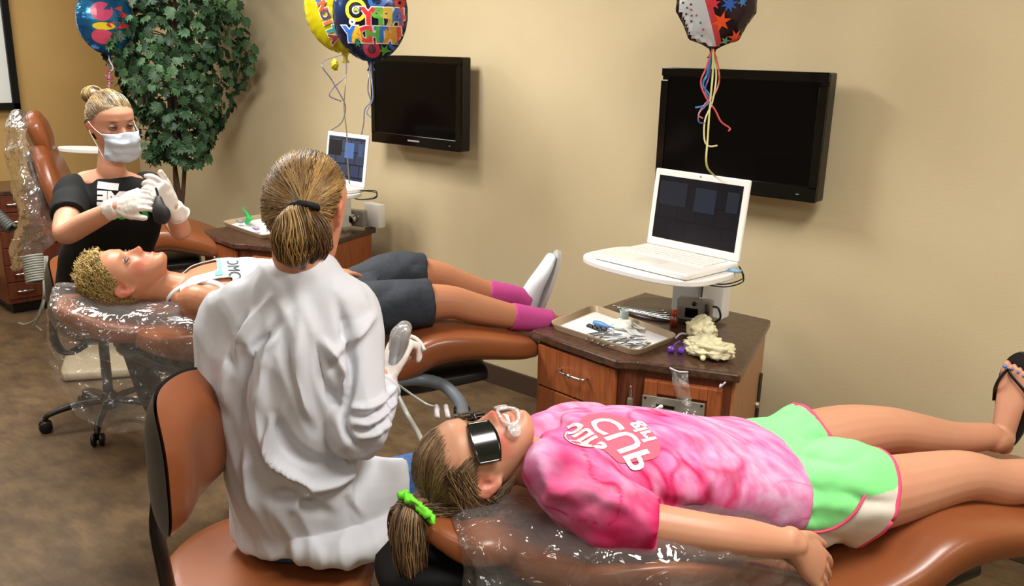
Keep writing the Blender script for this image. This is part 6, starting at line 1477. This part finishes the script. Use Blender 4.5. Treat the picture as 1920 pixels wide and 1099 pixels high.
ribbon(curl(PD(203, 125, 4.83), PD(206, 165, 4.83), 30, .018, 4), 'b04a80', 'magenta ribbon curls below the blue balloon', .004)

# ================================================================== HOSES AND CABLES
m_hose = mat('hose_grey', '5e666c', .45); m_cable = mat('cable_grey', '8f9088', .5)
o = obj('suction_hose', *tube([PD(700, 720, 2.9), PD(745, 714, 2.95), PD(790, 712, 3.0), PD(830, 722, 2.98), PD(858, 748, 2.9), PD(868, 775, 2.8), PD(866, 820, 2.6), PD(850, 900, 2.3)], .021, 14, 8), m_hose); tag(o, 'thick grey suction hose curving between the two occupied dental chairs', 'hose')
rb = []
for k, (px, py, d_) in enumerate(((866, 770, 2.82), (868, 782, 2.78))):
    p = PD(px, py, d_); rb.append(cyl(p - ax_z * .008, p + ax_z * .008, .027, n=20))
tag(obj('hose_coupling', *join(rb), m_black), 'black ribbed coupling on the end of the grey suction hose', 'coupling')
cable('black_cable', [PD(768, 672, 3.0), PD(772, 690, 3.0), PD(762, 704, 3.0), PD(748, 700, 3.0)], .008, m_black, 'thick black cable curl under the leg rest of the far patient chair')
cable('black_cable', [PD(782, 668, 3.05), PD(795, 685, 3.05), PD(800, 698, 3.05), PD(785, 708, 3.05), PD(765, 715, 3.05)], .005, m_black, 'thinner black cable dropping beside the grey suction hose')
cable('clear_tube', [PD(735, 705, 2.15), PD(745, 740, 2.15), PD(765, 780, 2.12), PD(785, 815, 2.0), PD(800, 850, 1.9)], .0065, mat('tube_clear', 'a8aaa0', .3), 'cloudy clear tube running from the gloved hand to the girl\'s hair')
cable('thin_tube', [PD(738, 715, 2.15), PD(765, 735, 2.2), PD(800, 758, 2.2), PD(822, 765, 2.1), PD(818, 780, 2.0)], .003, mat('tube_clear', 'a8aaa0', .3), 'thin clear suction line looping beside the girl\'s forehead')
o = obj('tube_fitting', *join([cyl(PD(818, 762, 2.05), PD(820, 782, 2.0), .006, n=12), cyl(PD(836, 762, 2.05), PD(840, 782, 2.0), .006, n=12)]), mat('clear_grey', 'c9c9d2', .2)); tag(o, 'pair of small clear tube fittings above the girl\'s forehead', 'fitting')
# coiled and hanging cables at the far left
def coil(p0, p1, r, turns, rad, label, m):
    d = p1 - p0; a_ = nrm(d); e1 = nrm(np.cross(a_, vh)); e2 = np.cross(a_, e1); n = turns * 12
    P = [p0 + d * k / n + (e1 * math.cos(k * 6.283 / 12) + e2 * math.sin(k * 6.283 / 12)) * r for k in range(n + 1)]
    o = obj('coiled_cable', *loft(P, [rad] * len(P), n=6, per=1), m); tag(o, label, 'cable')
coil(PD(62, 480, 4.2), PD(70, 530, 4.2), .045, 11, .006, 'grey coiled cable hanging below the far left chair cover', m_cable)
coil(PD(-12, 398, 4.0), PD(22, 430, 4.0), .022, 9, .008, 'dark coiled cord at the left edge in front of the drawer stack', mat('cord_dark', '4c4e4c', .5))
for k, pts in enumerate(([(84, 480, 4.2), (84, 540, 4.2), (76, 590, 4.25), (50, 608, 4.6), (35, 606, 4.9)], [(88, 480, 4.2), (88, 545, 4.2), (70, 600, 4.3), (62, 612, 4.5)], [(80, 500, 4.2), (82, 560, 4.2), (66, 605, 4.5), (78, 620, 4.4)])):
    cable('hanging_cable', [PD(*p) for p in pts], .006, m_cable, ('grey cable trailing furthest left on the floor below the coiled one', 'grey cable dropping to the floor beside the masked woman\'s stool', 'short grey cable bent forward at the foot of far left chair')[k])
